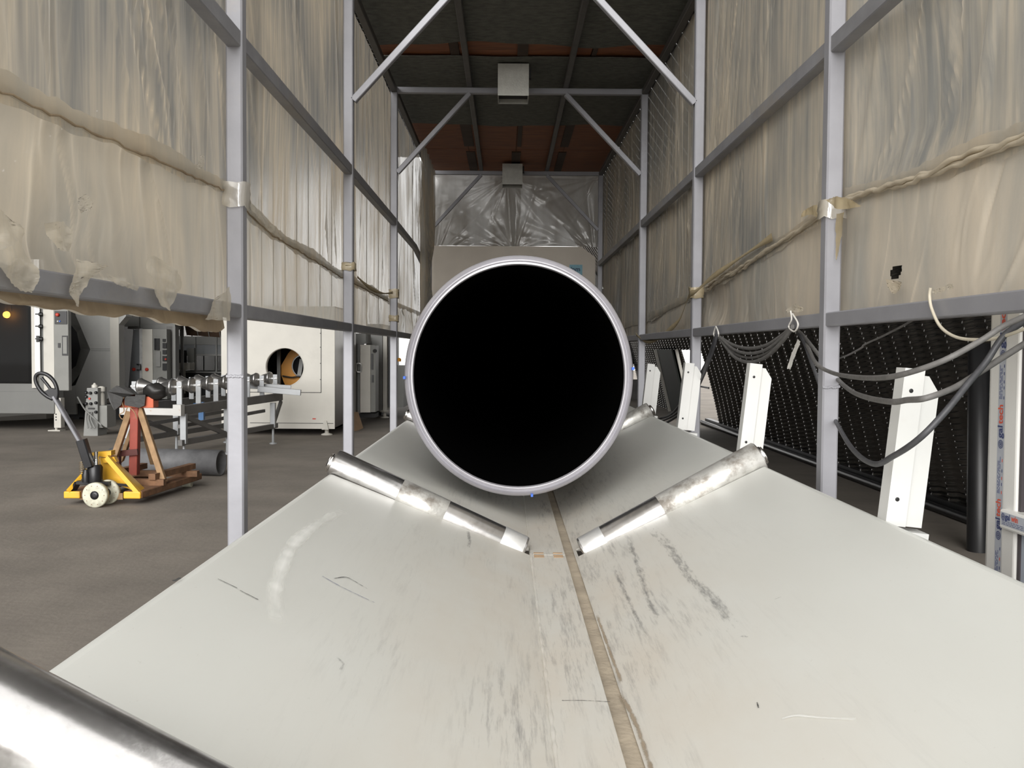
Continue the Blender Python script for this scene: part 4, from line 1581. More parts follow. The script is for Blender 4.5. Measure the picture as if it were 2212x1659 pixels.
# haul-off machine behind the pipe
HY = 12.22
ho = thing('haul_off_machine', 'large beige machine housing at the far end of the trough with a small blue sign', 'machine', (0.1, HY, 0))
zt = W(1107, 532, HY).z
xl, xr = W(922, 600, HY).x, W(1286, 600, HY).x
zc = W(1286, 556, HY).z
xc = W(1256, 532, HY).x
b = MB()
b.prism([(xl, HY, 0.15), (xr, HY, 0.15), (xr, HY, zc), (xc, HY, zt), (xl, HY, zt)], (0, 2.6, 0))
hb = b.build('housing', M['offwhite'], ho)
b = MB()
for xx in (xl + 0.15, xr - 0.15):
    for yv in (HY + 0.2, HY + 2.3):
        b = MB()
        b.cyl((xx, yv, 0.0), (xx, yv, 0.02), 0.08)
        b.cyl((xx, yv, 0.02), (xx, yv, 0.15), 0.03)
        b.build('foot', M['tabledark'], ho)
s0, s1 = W(1230, 595, HY), W(1258, 572, HY)
b = MB()
b.box((s0.x, HY - 0.004, s0.z), (s1.x, HY, s1.z), 0.0)
sg = b.build('sign_plate', M['signblue'], ho)
text('ipm', 0.085, (s0.x + 0.015, HY - 0.004, s0.z + 0.055), (1, 0, 0), (0, 0, 1), M['signnavy'], 'lettering', sg, 0.002, 0.002, 1.0)

# =================================================================== RIGHT SIDE: PVC screen, black offcut, cables
XP = 1.30
pv = thing('pvc_screen', 'white plastic window frame with printed protective tape, beside the trough on the right', 'window frame', (XP, 2.0, 0))
yF = PX(2137, 950, XP).y          # far edge of the face
yS0, yS1 = PX(2155, 950, XP).y, PX(2169, 950, XP).y
yJ = PX(2203, 900, XP).y
yFar = yF + 0.002
TOPZ = CAMZ + 0.16
b = MB()
b.box((XP, yS1 - 0.004, 0.0), (XP + 0.07, yFar, TOPZ), 0.004)
b.build('outer_jamb', M['pvc'], pv)
# return flange on the far side (seen edge-on)
b = MB()
b.box((XP + 0.004, yFar, 0.0), (XP + 0.055, yFar + 0.012, TOPZ), 0.002)
b.build('jamb_side', M['pvcshade'], pv)
b = MB()
b.box((XP - 0.006, yJ, 0.0), (XP + 0.064, yS1 - 0.008, TOPZ), 0.006)
b.build('sash_stile', M['pvc'], pv)
b = MB()
b.box((XP + 0.002, yJ - 0.012, 0.0), (XP + 0.05, yJ, TOPZ))
b.build('gasket', M['gasket'], pv)
tz1 = PX(2192, 1103, XP).z
tz0 = PX(2192, 1146, XP).z
b = MB()
b.box((XP - 0.022, 1.25, tz0), (XP + 0.06, yJ + 0.045, tz1), 0.006)
tr = b.build('transom', M['pvc'], pv)
b = MB()
b.box((XP + 0.012, 1.30, tz1), (XP + 0.030, yJ - 0.012, TOPZ))
b.build('glass_pane', M['greenglass'], pv)
b = MB()
b.box((XP + 0.006, 1.30, 0.05), (XP + 0.03, yJ - 0.012, tz0))
b.build('infill_panel', M['infill'], pv)
b = MB()
b.box((XP - 0.005, 1.20, 0.0), (XP + 0.064, 1.30, TOPZ), 0.006)
b.build('sash_stile', M['pvc'], pv)
b = MB()
b.box((XP - 0.0007, yS1, 0.0), (XP - 0.0001, yS0, TOPZ - 0.02))
st = b.build('printed_tape', M['sticker'], pv)
tw_ = yS0 - yS1


def logo(o, ex, ey, r, par, nm='emblem'):
    o, ex, ey = Vector(o), Vector(ex), Vector(ey)
    nz = ex.cross(ey)
    mb = MB()
    for ra, rb in ((1.0, 0.80), (0.62, 0.44), (0.25, 0.02)):
        n = 24
        vs = []
        for i in range(n):
            a = 2 * math.pi * i / n
            for q in (ra, rb):
                vs.append(o + (ex * math.cos(a) + ey * math.sin(a)) * r * q + nz * 0.0008)
        mb.add(vs, [(2 * i, 2 * ((i + 1) % n), 2 * ((i + 1) % n) + 1, 2 * i + 1) for i in range(n)])
    mb.build(nm, M['navy'], par)


for pyt, pyb in ((660, 775), (872, 968), (1076, 1166), (1276, 1360)):
    zb_, zt_ = PX(2158, pyb, XP).z, PX(2158, pyt, XP).z
    Lw = zt_ - zb_
    yb_ = yS1 + tw_ * 0.22
    fs_ = tw_ * 1.05
    r = tw_ * 0.36
    logo((XP - 0.0007, yS1 + tw_ * 0.45, zb_ + r), (0, 0, 1), (0, 1, 0), r, st)
    z0_ = zb_ + 2.4 * r
    rem = zt_ - z0_
    unit = rem / 7.0
    ta = text('gal', fs_, (XP - 0.0007, yb_, z0_), (0, 0, 1), (0, 1, 0), M['navy'], 'lettering', st, 0.0008, 0.0008, 1.0)
    wa = max(v.co.z for v in ta.data.vertices) - min(v.co.z for v in ta.data.vertices)
    k = (unit * 2.6) / wa
    zz0 = min(v.co.z for v in ta.data.vertices)
    for v in ta.data.vertices:
        v.co.z = zz0 + (v.co.z - zz0) * k
    tb = text('tech', fs_, (XP - 0.0007, yb_, z0_ + unit * 2.9), (0, 0, 1), (0, 1, 0), M['vermil'], 'lettering', st, 0.0008, 0.0008, 1.0)
    zz0 = min(v.co.z for v in tb.data.vertices)
    wb = max(v.co.z for v in tb.data.vertices) - zz0
    k = (unit * 4.0) / wb
    for v in tb.data.vertices:
        v.co.z = zz0 + (v.co.z - zz0) * k
# small print between the words: dashes
b = MB()
b2 = MB()
for pyt, pyb in ((775, 870), (970, 1074), (1168, 1272)):
    za, zb_ = PX(2158, pyb, XP).z + 0.01, PX(2158, pyt, XP).z - 0.01
    for row, fr in enumerate((0.78, 0.62, 0.46)):
        z = za
        while z < zb_ - 0.02:
            l = random.uniform(0.004, 0.018)
            b.box((XP - 0.0013, yS1 + tw_ * fr - 0.0007, z), (XP - 0.0008, yS1 + tw_ * fr + 0.0007, min(z + l, zb_)))
            z += l + random.uniform(0.002, 0.005)
    z = za
    while z < zb_ - 0.012:
        (b2 if random.random() < 0.5 else b).box((XP - 0.0013, yS1 + tw_ * 0.12, z), (XP - 0.0008, yS1 + tw_ * 0.2, z + 0.008))
        z += random.uniform(0.012, 0.03)
b.build('small_print', M['navy'], st)['kind'] = 'stuff'
b2.build('small_print', M['vermil'], st)['kind'] = 'stuff'
# transom tape
ty1 = yJ + 0.035
b = MB()
b.box((XP - 0.0228, 1.5, tz0 + (tz1 - tz0) * 0.22), (XP - 0.0222, ty1, tz1 - 0.006))
s2 = b.build('printed_tape', M['sticker'], pv)
hh = (tz1 - tz0) * 0.42
logo((XP - 0.0228, ty1 - 0.012, tz0 + (tz1 - tz0) * 0.66), (0, -1, 0), (0, 0, 1), hh * 0.42, s2)
text('gal', hh, (XP - 0.0228, ty1 - 0.022, tz0 + (tz1 - tz0) * 0.56), (0, -1, 0), (0, 0, 1), M['navy'], 'lettering', s2, 0.0008, 0.0006)
text('win', hh, (XP - 0.0228, ty1 - 0.022 - hh * 1.35, tz0 + (tz1 - tz0) * 0.56), (0, -1, 0), (0, 0, 1), M['vermil'], 'lettering', s2, 0.0008, 0.0006)
b = MB()
for q in (0.46, 0.38, 0.30):
    y = ty1 - 0.008
    while y > 1.6:
        l = random.uniform(0.005, 0.016)
        b.box((XP - 0.0234, y - l, tz0 + (tz1 - tz0) * q - 0.0006), (XP - 0.0229, y, tz0 + (tz1 - tz0) * q + 0.0006))
        y -= l + 0.004
b.build('small_print', M['navy'], s2)['kind'] = 'stuff'

# black pipe offcut standing by the right wall
D = 5.85
c0 = W(2113, 1158, D)
b = MB()
tp = W(2116, 742, D)
b.lathe((c0.x, D, 0.0), (tp.x - c0.x + 0.0, 0.0, tp.z), [(0, 0.066), (1, 0.066), (1, 0.058), (0.0, 0.058)], 32, False, True, rel=True)
b.add([(c0.x + math.cos(a) * q, D + math.sin(a) * q, 0.0) for a in [2 * math.pi * i / 32 for i in range(32)] for q in (0.066, 0.058)],
      [(2 * i, 2 * ((i + 1) % 32), 2 * ((i + 1) % 32) + 1, 2 * i + 1) for i in range(32)])
tag(b.build('pipe_offcut', M['black'], origin=(c0.x, D, 0)), 'black upright pipe offcut standing near the corrugated right wall', 'pipe')


def cable(pix, X, r, material, lab, cat='cable', name='cable', grp=None):
    """pix: (px, py[, dx])"""
    pts = [PX(p[0], p[1], X + (p[2] if len(p) > 2 else 0)) for p in pix]
    b = MB()
    b.tube(pts, r, 8, 8)
    return tag(b.build(name, material), lab, cat, grp)


XCB = XR + 0.055
cable([(1708, 708), (1722, 716), (1745, 750), (1764, 786, -0.09), (1800, 806, -0.10), (1850, 815, -0.20), (1905, 816, -0.27), (1960, 806, -0.27), (2040, 778, -0.22), (2120, 735, -0.14), (2165, 706, -0.1), (2230, 676, -0.06)], XCB, 0.0072, M['cable'],
      'topmost of the grey cables swagged past the near right post', name='cable')
cable([(1712, 706), (1732, 722), (1760, 756), (1803, 812), (1835, 842, -0.1), (1870, 858, -0.22), (1925, 868, -0.28), (1960, 864, -0.28), (2000, 860, -0.28), (2060, 838, -0.2), (2110, 808, -0.12), (2160, 776, -0.08), (2230, 732, -0.04)], XCB + 0.012, 0.0075, M['cable'],
      'middle grey cable swagged across the nearest white guide arm')
cable([(1716, 708), (1735, 735), (1752, 780), (1778, 850, 0.02), (1803, 905, 0.0), (1840, 968, -0.14), (1886, 1002, -0.26), (1930, 985, -0.27), (1985, 948, -0.27), (2040, 892, -0.22), (2090, 830, -0.16), (2130, 782, -0.11), (2170, 724, -0.07), (2230, 684, -0.03)], XCB + 0.002, 0.0075, M['cabledark'],
      'lowest dark cable dipping to a sharp bend on the white guide arm')
cable([(2010, 622), (2008, 640), (2013, 668), (2032, 706), (2065, 728), (2110, 734), (2160, 729), (2230, 704)], XR - 0.012, 0.0042, M['cablecream'],
      'cream cable looping down from the right bottom rail')
cable([(1806, 776), (1830, 768), (1860, 752), (1868, 744), (1905, 727), (1950, 704), (1990, 680)], XFR + 0.01, 0.0035, M['cable'],
      'thin kinked grey wire rising behind the near right post')
# bundle between the two ties, each strand its own sag
for k, (a, lab) in enumerate(((6, 'upper strand of the grey cable bundle between the two rail ties'), (20, 'second strand of the grey cable bundle between the two rail ties'),
                              (32, 'third strand of the grey cable bundle between the two rail ties'), (44, 'lowest strand of the grey cable bundle between the two rail ties'))):
    cable([(1546, 722), (1556, 728 + a * 0.1), (1585, 742 + a * 0.62), (1618, 748 + a * 0.78), (1655, 742 + a * 0.66), (1690, 722 + a * 0.35), (1712, 704 + k)], XR - 0.008 - 0.008 * (k % 2), 0.0085 - 0.001 * (k % 3), M['cable'], lab, grp='cable bundle between the two rail ties')
# cables dropping from the first tie down to the trough
for k, (dx, lab) in enumerate(((0, 'left dark cable dropping from the second bay rail to the trough edge'), (9, 'middle dark cable dropping from the second bay rail to the trough edge'), (18, 'right dark cable dropping from the second bay rail to the trough edge'))):
    cable([(1546 + k, 722), (1540 + k * 2, 745), (1525 + dx * 0.3, 785), (1500 + dx * 0.6, 830), (1470 + dx, 873), (1448 + dx, 896), (1420 + dx * 1.2, 906 + k * 3), (1396 + dx * 1.2, 915 + k * 4)], XR - 0.016 - 0.010 * k, 0.0085, M['cabledark'], lab, grp='dark cables dropping to the trough edge')
cable([(1545, 708), (1542, 722), (1548, 732), (1552, 720), (1547, 706), (1545, 708)], XR - 0.024, 0.004, M['wire'], 'white wire tie holding the cable bundle at the second right post', 'tie', 'wire_tie')
cable([(1708, 672), (1710, 690), (1704, 706), (1716, 716), (1724, 700), (1712, 678)], XR - 0.022, 0.0035, M['wire'], 'white wire tie holding the cable bundle near the first right post', 'tie', 'wire_tie')
o = flap([(1722, 732), (1712, 762), (1700, 796)], [(1730, 738), (1720, 768), (1708, 798)], XR - 0.02, None, M['wire'], 31, cr=0.006, name='tie_tail', sgn=1)
tag(o, 'loose pale strip of tape hanging from the cable tie', 'tape')

# =================================================================== LEFT: pallet truck
tr_ = thing('pallet_truck', 'yellow hand pallet truck with raised black handle on the left floor', 'pallet truck', (-3.23, 7.6, 0))
D0 = 7.38
fx = lambda px, D=D0: W(px, 1070, D).x
FD = Vector((0.10, 0.995, 0))
xl_, xr_ = fx(137), fx(303)
zt0, zt1 = W(200, 1077, D0).z, W(200, 1062, D0).z
# fork heels (yellow) and forks (rusty)
for xa, xb in ((xl_, fx(172)), (fx(266), xr_)):
    b = MB()
    b.box((xa, D0, zt0), (xb, D0 + 0.03, zt1), 0.008)
    b.build('fork_heel', M['yellow'], tr_)
    b = MB()
    xm = (xa + xb) / 2
    p = Vector((xm, D0 + 0.03, (zt0 + zt1) / 2))
    b.beam(p, p + FD * 1.12 + Vector((0, 0, 0.0)), (xb - xa) * 1.1, zt1 - zt0, (0, 0, 1), 0.006)
    fk = b.build('fork', M['rust'], tr_)
    q = p + FD * 0.98
    b = MB()
    b.cyl(q + Vector((-0.04, 0, -q.z + 0.04)), q + Vector((0.04, 0, -q.z + 0.04)), 0.04)
    b.build('load_wheel', M['nylon'], fk)
# sloping yellow side bars and back sheet
ztop = W(220, 978, D0).z
b = MB()
b.beam((xl_ + 0.03, D0 + 0.01, zt1), (W(176, 1018, D0).x, D0 + 0.10, W(176, 1018, D0).z), 0.045, 0.02)
b.build('side_bar', M['yellow'], tr_)
b = MB()
b.prism([W(303, 1066, D0), W(296, 1072, D0), W(226, 992, D0 + 0.05), W(232, 984, D0 + 0.05)], (0.0, 0.04, 0))
b.prism([W(303, 1066, D0), W(232, 984, D0 + 0.05), W(240, 984, D0 + 0.2), W(318, 1060, D0 + 0.2)], (0.004, 0.0, -0.01))
b.build('side_bar', M['yellow'], tr_)
b = MB()
b.prism([W(198, 978, D0 + 0.1), W(240, 974, D0 + 0.1), W(240, 984, D0 + 0.1), W(228, 988, D0 + 0.1), W(198, 984, D0 + 0.1)], (0, 0.08, 0))
b.build('top_plate', M['yellow'], tr_)
b = MB()
b.prism([W(215, 988, D0 + 0.16), W(240, 988, D0 + 0.16), W(292, 1050, D0 + 0.16), W(300, 1064, D0 + 0.16), W(222, 1036, D0 + 0.16)], (0, 0.012, 0))
b.prism([W(218, 990, D0 + 0.1), W(246, 987, D0 + 0.1), W(252, 998, D0 + 0.1), W(220, 1000, D0 + 0.1)], (0, 0.05, 0))
b.build('back_sheet', M['yellow'], tr_)
b = MB()
b.beam(W(172, 1072, D0 + 0.05), W(266, 1072, D0 + 0.05), 0.02, 0.05)
b.build('heel_bar', M['tanrust'], tr_)
# rocker, pump, springs
b = MB()
b.beam(W(168, 1042, D0 + 0.02), W(238, 1044, D0 + 0.02), 0.06, 0.03, (0, 0, 1), 0.004)
b.beam(W(168, 1042, D0 + 0.02), W(158, 1060, D0 + 0.05), 0.05, 0.02)
b.beam(W(205, 1040, D0 + 0.02), W(205, 1062, D0 - 0.03), 0.03, 0.05)
b.beam(W(228, 1044, D0 + 0.03), W(292, 1050, D0 + 0.12), 0.025, 0.02)
b.build('rocker_arm', M['pump'], tr_)
c = W(206, 1040, D0 + 0.02)
zp = W(206, 1004, D0 + 0.02).z
b = MB()
b.lathe((c.x, D0 + 0.02, c.z - 0.01), (0, 0, 1), [(0, 0.055), (0.03, 0.058), (zp - c.z - 0.01, 0.058), (zp - c.z + 0.01, 0.045)], 24)
b.lathe((c.x - 0.055, D0 - 0.02, c.z), (0, 0, 1), [(0, 0.03), (0.06, 0.032), (0.10, 0.02)], 16)
b.build('pump_body', M['pump'], tr_)
b = MB()
pz0 = zp
for k in range(4):
    b.lathe((W(206, 990, D0).x, D0 + 0.02, pz0 + 0.012 * k), (0, 0, 1), [(0, 0.020), (0.004, 0.024), (0.009, 0.020)], 16)
b.cyl((W(206, 990, D0).x, D0 + 0.02, pz0), (W(206, 990, D0).x, D0 + 0.02, W(206, 976, D0).z), 0.016)
b.build('pump_piston', M['chrome'], tr_)
b = MB()
sc0 = W(178, 1026, D0 - 0.02)
sp = []
for i in range(90):
    a = i * 0.5
    sp.append((sc0.x + math.cos(a) * 0.022, sc0.y + math.sin(a) * 0.022, sc0.z + 0.11 * i / 90))
b.tube(sp, 0.0035, 6, 1)
b.build('spring', M['spring'], tr_)
# handle
hb0 = W(190, 992, D0 - 0.02)
h1 = W(176, 950, D0 - 0.03)
h2 = W(117, 856, D0 - 0.05)
b = MB()
b.beam(hb0 + Vector((0.015, 0, -0.06)), h1, 0.07, 0.07, (0, 1, 0), 0.008)
b.build('handle_yoke', M['pump'], tr_)
b = MB()
b.beam(W(182, 968, D0 - 0.03), h2, 0.028, 0.055, (0, 1, 0), 0.006)
b.build('handle_shaft', M['pump_grey'], tr_)
b = MB()
lp = [(122, 862), (124, 846), (118, 826), (104, 811), (88, 806), (78, 812), (78, 826), (88, 844), (102, 856), (114, 862)]
b.tube([W(a, c_, D0 - 0.06) for a, c_ in lp], 0.015, 10, 6)
b.tube([W(a, c_, D0 - 0.06) for a, c_ in ((118, 856), (106, 836), (90, 816))], 0.013, 8, 4)
b.prism([W(a, c_, D0 - 0.075) for a, c_ in ((96, 846), (108, 838), (124, 842), (120, 862), (112, 862))], (0, 0.03, 0))
b.build('handle_loop', M['pump'], tr_)
# steering wheels, turned to face the camera
for px, py, dy, nm in ((207, 1068.5, -0.10, 0), (233, 1062, 0.06, 1)):
    c = W(px, py, D0 + dy)
    r = 0.099
    z = r
    b = MB()
    b.lathe((c.x, D0 + dy - 0.025, z), (0, 1, 0), [(0.0, 0.045), (0.0, 0.092), (0.006, r), (0.044, r), (0.05, 0.092), (0.05, 0.045)], 36)
    wh = b.build('steer_wheel', M['nylon'], tr_)
    b = MB()
    b.lathe((c.x, D0 + dy - 0.028, z), (0, 1, 0), [(0, 0.012), (0.002, 0.034), (0.056, 0.034), (0.058, 0.01)], 20)
    b.build('hub', M['pump'], wh)
    b = MB()
    for k in range(10):
        a = k * math.pi / 5
        b.box((c.x + math.cos(a) * 0.075 - 0.003, D0 + dy - 0.0262, z + math.sin(a) * 0.075 - 0.003), (c.x + math.cos(a) * 0.075 + 0.003, D0 + dy - 0.0252, z + math.sin(a) * 0.075 + 0.003))
    b.build('rib_marks', M['rust'], wh)

# rusty pipe stand resting on the forks
ZF = zt1
ps = thing('pipe_stand', 'rusty tripod pipe stand with red column on the pallet truck forks', 'stand', (-3.2, 8.0, ZF))
DS = 7.95
b = MB()
cb = W(290, 1010, DS)
b.beam((W(290, 1010, DS).x, DS, ZF + 0.06), (W(293, 880, DS).x, DS, W(293, 880, DS).z), 0.07, 0.07, (0, 1, 0), 0.004)
b.build('column', M['redpaint'], ps)
for (x0, y0, x1, y1, dd, ww) in ((302, 882, 354, 1046, -0.16, 0.05), (280, 890, 248, 985, -0.14, 0.05), (300, 885, 330, 1000, 0.35, 0.035), (296, 900, 262, 995, 0.32, 0.035)):
    b = MB()
    pe = W(x1, y1, DS + dd)
    pe.z = max(pe.z, ZF + 0.02)
    b.beam(W(x0, y0, DS), pe, ww, 0.045, (0, 1, 0), 0.003)
    b.build('leg', M['tanrust'], ps)
b = MB()
b.beam(W(236, 982, DS - 0.05), W(298, 976, DS - 0.05), 0.03, 0.05)
b.beam(W(256, 984, DS - 0.05), W(256, 1030, DS - 0.05), 0.03, 0.05)
b.build('cross_member', M['maroon'], ps)
b = MB()
za = W(300, 880, DS).z
zb_ = W(300, 856, DS).z
b.box((W(256, 860, DS).x, DS - 0.06, za), (W(337, 860, DS).x, DS + 0.06, zb_), 0.004)
b.build('top_beam', M['orangepaint'], ps)
# base beams across the forks
b = MB()
b.box((-3.50, DS - 0.22, ZF), (-2.86, DS - 0.15, ZF + 0.05))
b.build('base_beam', M['rust'], ps)
b = MB()
b.box((-3.45, DS + 0.32, ZF), (-2.76, DS + 0.39, ZF + 0.05))
b.build('base_beam', M['rust'], ps)
b = MB()
b.beam((-2.95, DS - 0.24, ZF + 0.075), (-2.86, DS + 0.50, ZF + 0.075), 0.06, 0.05)
b.build('base_beam', M['rust'], ps)
b = MB()
b.beam((-3.40, DS - 0.24, ZF + 0.075), (-3.30, DS + 0.50, ZF + 0.075), 0.06, 0.05)
b.build('base_beam', M['rust'], ps)


# rubber pads lying over the top beam: curved sheets
def bent(pts, depth, th, seed):
    mb = MB()
    P = catmull([Vector(p) for p in pts], 6)
    n, m = len(P), 6
    vs, fs = [], []
    for k in range(2):
        for i, p in enumerate(P):
            for j in range(m + 1):
                q = mnoise.noise(Vector((i * 0.35 + seed, j * 0.5, seed)))
                vs.append((p.x, p.y + depth * j / m, p.z + q * 0.015 + th * k))
    N = n * (m + 1)
    for i in range(n - 1):
        for j in range(m):
            a = i * (m + 1) + j
            fs.append((a, a + 1, a + m + 2, a + m + 1))
            fs.append((N + a, N + a + m + 1, N + a + m + 2, N + a + 1))
    for i in range(n - 1):
        a, c = i * (m + 1), (i + 1) * (m + 1)
        fs.append((a, c, N + c, N + a))
        fs.append((a + m, N + a + m, N + c + m, c + m))
    for j in range(m):
        fs.append((j, N + j, N + j + 1, j + 1))
        a = (n - 1) * (m + 1) + j
        fs.append((a, a + 1, N + a + 1, N + a))
    mb.add(vs, fs, True)
    return mb


b = MB()
b.prism([W(232, 846, DS - .10), W(252, 833, DS - .06), W(272, 836, DS - .04), W(290, 852, DS - .05), W(266, 858, DS - .11)], (0.0, 0.14, -0.02))
b.prism([W(232, 846, DS - .10), W(266, 858, DS - .112), W(262, 874, DS - .112), W(247, 887, DS - .115), W(236, 866, DS - .11)], (0.0, 0.022, 0))
tag(b.build('rubber_pad', M['rubber']), 'torn black rubber pad drooping off the left of the pipe stand', 'pad')
b = MB()
b.prism([W(269, 856, DS - .09), W(314, 856, DS - .09), W(312, 876, DS - .09), W(300, 881, DS - .09), W(269, 875, DS - .09)], (0, 0.025, 0))
b.prism([W(292, 856, DS - .09), W(314, 856, DS - .09), W(314, 853, DS - .09), W(292, 853, DS - .09)], (0, 0.16, 0))
tag(b.build('rubber_pad', M['rubber']), 'flat black rubber pad wrapped over the middle of the red stand beam', 'pad')
b = MB()
vs, fs = [], []
cc = W(338, 846, DS - 0.02)
NS = 20
for j in range(9):
    t = j / 8
    for i in range(NS):
        a = 2 * math.pi * i / NS
        q = mnoise.noise(Vector((math.cos(a) * 1.6 + 3, math.sin(a) * 1.6, t * 2)))
        r = (0.085 + 0.035 * q) * math.sin(math.pi * (0.12 + 0.76 * t)) ** 0.5
        vs.append((cc.x - 0.10 + 0.18 * t, cc.y + math.cos(a) * r, cc.z + math.sin(a) * r * 0.8))
for j in range(8):
    for i in range(NS):
        fs.append((j * NS + i, j * NS + (i + 1) % NS, (j + 1) * NS + (i + 1) % NS, (j + 1) * NS + i))
fs.append(tuple(range(NS))[::-1])
fs.append(tuple(range(8 * NS, 9 * NS)))
b.add(vs, fs, True)
tag(b.build('rubber_lump', M['rubber']), 'crumpled black rubber lump at the right end of the red stand beam', 'pad')
b = MB()
b.tube([W(268, 858, DS - .1), (W(264, 868, DS - .1)), W(268, 888, DS - .1), W(258, 896, DS - .1), W(266, 905, DS - .1), W(276, 880, DS - .1), W(290, 890, DS - .1), W(296, 905, DS - .1)], 0.004, 6, 6)
tag(b.build('twine', M['tanrust']), 'loose tan twine hanging from the rubber pad on the stand', 'twine')

# grey pipe offcut on the floor
DG = 9.15
xa, xb = -4.05, W(478, 1000, DG).x
b = MB()
r = 0.128
axd = Vector((1.0, -0.12, 0)).normalized()
Lp = 1.15
o0 = Vector((xb, DG, r)) - axd * Lp
b.lathe(o0, axd, [(0, r - 0.014), (0, r), (Lp, r), (Lp, r - 0.014), (0.0, r - 0.014)], 40, False, True)
tag(b.build('pipe_offcut', M['greypipe'], origin=(o0.x, o0.y, 0)), 'dusty grey pipe offcut lying on the floor behind the pallet truck', 'pipe')

# =================================================================== LEFT: roller table
tb = thing('roller_table', 'grey steel conveyor table carrying shiny cone rollers toward the round hole', 'conveyor', (-3.5, 11, 0))
TO = Vector((-3.52, 10.0, 0))
TU = Vector((0.19, 0.982, 0)).normalized()
TV = Vector((-TU.y, TU.x, 0))            # to the left
TL, TW = 2.55, 0.66


def tp_(u, v, z):
    return TO + TU * u + TV * v + Vector((0, 0, z))


ZTT = 0.635
b = MB()
b.beam(tp_(0, -0.03, ZTT - 0.065), tp_(0, TW + 0.03, ZTT - 0.065), 0.07, 0.075, (0, 0, 1), 0.004)
b.beam(tp_(0.0, -0.035, ZTT - 0.045), tp_(0.0, 0.06, ZTT - 0.045), 0.075, 0.12)
b.beam(tp_(0.0, TW - 0.06, ZTT - 0.045), tp_(0.0, TW + 0.035, ZTT - 0.045), 0.075, 0.12)
b.build('end_beam', M['chipwhite'], tb)
for v in (0.0, TW):
    b = MB()
    b.beam(tp_(0.04, v, ZTT - 0.05), tp_(TL, v, ZTT - 0.02), 0.05, 0.10, (0, 0, 1), 0.003)
    b.build('side_rail', M['tabledark'], tb)
    b = MB()
    b.beam(tp_(0.0, v, 0.235), tp_(TL - 0.15, v, 0.235), 0.05, 0.06)
    b.build('bottom_rail', M['tabledark'], tb)
    for u in (0.08, 1.05, TL - 0.25):
        b = MB()
        b.beam(tp_(u, v, 0.22), tp_(u, v, ZTT - 0.09), 0.065, 0.06, (0, 1, 0), 0.003)
        b.build('leg', M['tablegrey'], tb)
        b = MB()
        q = tp_(u, v, 0)
        b.lathe(q, (0, 0, 1), [(0, 0.05), (0.012, 0.048), (0.02, 0.018), (0.22, 0.014)], 16)
        b.build('jack_foot', M['tablegrey'], tb)
    b = MB()
    b.beam(tp_(0.10, v, ZTT - 0.12), tp_(1.0, v, 0.25), 0.03, 0.05)
    b.build('diagonal', M['tabledark'], tb)
    b = MB()
    b.beam(tp_(TL, v, ZTT - 0.08), tp_(TL - 0.24, v, 0.25), 0.03, 0.05)
    b.build('diagonal', M['tabledark'], tb)
    b = MB()
    b.beam(tp_(0.15, v * 0.7 + 0.1, 0.40), tp_(TL - 0.3, v * 0.7 + 0.1, 0.44), 0.03, 0.04)
    b.build('tie_bar', M['tabledark'], tb)
b = MB()
b.beam(tp_(1.0, 0.3, 0.40), tp_(1.0, 0.3, 0.62), 0.06, 0.06)
b.beam(tp_(1.0, 0.2, 0.58), tp_(1.0, 0.4, 0.58), 0.03, 0.05)
b.build('air_cylinder', M['bluepart'], tb)
# cone roller stations
for k in range(7):
    u = 0.10 + k * 0.40
    zc = ZTT + 0.20 + 0.004 * k
    b = MB()
    b.lathe(tp_(u, 0.12, zc), TV, [(0.0, 0.070), (0.004, 0.088), (0.025, 0.092), (0.032, 0.086), (0.15, 0.040), (0.20, 0.026), (0.22, 0.026), (0.27, 0.040), (0.388, 0.086), (0.395, 0.092), (0.416, 0.088), (0.42, 0.070)], 24)
    b.build('cone_roller', M['cone'], tb)
    for v in (0.06, 0.60):
        b = MB()
        b.beam(tp_(u, v, ZTT), tp_(u, v, zc + 0.055), 0.055, 0.025, (0, 1, 0))
        b.build('roller_bracket', M['tablegrey'], tb)
    b = MB()
    b.cyl(tp_(u, 0.03, zc), tp_(u, 0.64, zc), 0.016)
    b.build('roller_shaft', M['zinc'], tb)
b = MB()
for v in (0.02, 0.20):
    b.beam(W(560, 836, 12.0) + TV * v + Vector((0, v * 0.6, -0.03 + v * 0.2)), W(652, 846, 12.0) + TV * v + Vector((0.0, v, -0.02 + v * 0.28)), 0.05, 0.075, (0, 0, 1), 0.004)
b.build('guide_bar', M['tablegrey'], tb)

# =================================================================== LEFT: white saw cabinet with round hole
SD = 13.5
sw = thing('saw_cabinet', 'white machine cabinet with a round hole and orange guard inside', 'machine', (-3.3, SD, 0))
xa, xb = W(478, 800, SD).x, W(723, 800, SD).x
z0, z1 = W(640, 926, SD).z, CAMZ + 0.62
hc = W(615, 793, SD)
b = MB()
cx_, cz_ = (xa + xb) / 2, (z0 + z1) / 2
b.ringplate((cx_, SD + 0.02, cz_), (1, 0, 0), (0, 0, 1), (xb - xa) / 2, (z1 - z0) / 2, 0.275, 0.02, 64, (hc.x - cx_, hc.z - cz_))
b.build('front_panel', M['white'], sw)
b = MB()
b.box((xb - 0.02, SD + 0.02, z0), (xb, SD + 1.9, z1))
b.build('side_panel', M['stain_steel'], sw)
b = MB()
b.box((xa, SD + 0.02, z0), (xa + 0.02, SD + 1.9, z1))
b.box((xa, SD + 0.02, z1 - 0.02), (xb, SD + 1.9, z1))
b.box((xa, SD + 0.02, z0), (xb, SD + 1.9, z0 + 0.02))
b.build('shell', M['white'], sw)
b = MB()
for (px0, py0, px1, py1) in ((693, 705, 694.2, 848), (538, 847, 694, 848.2), (540, 913.5, 720, 914.5)):
    fbox(b, px0, py0, px1, py1, SD - 0.004, 0.004)
b.build('door_gap', M['dark'], sw)
b = MB()
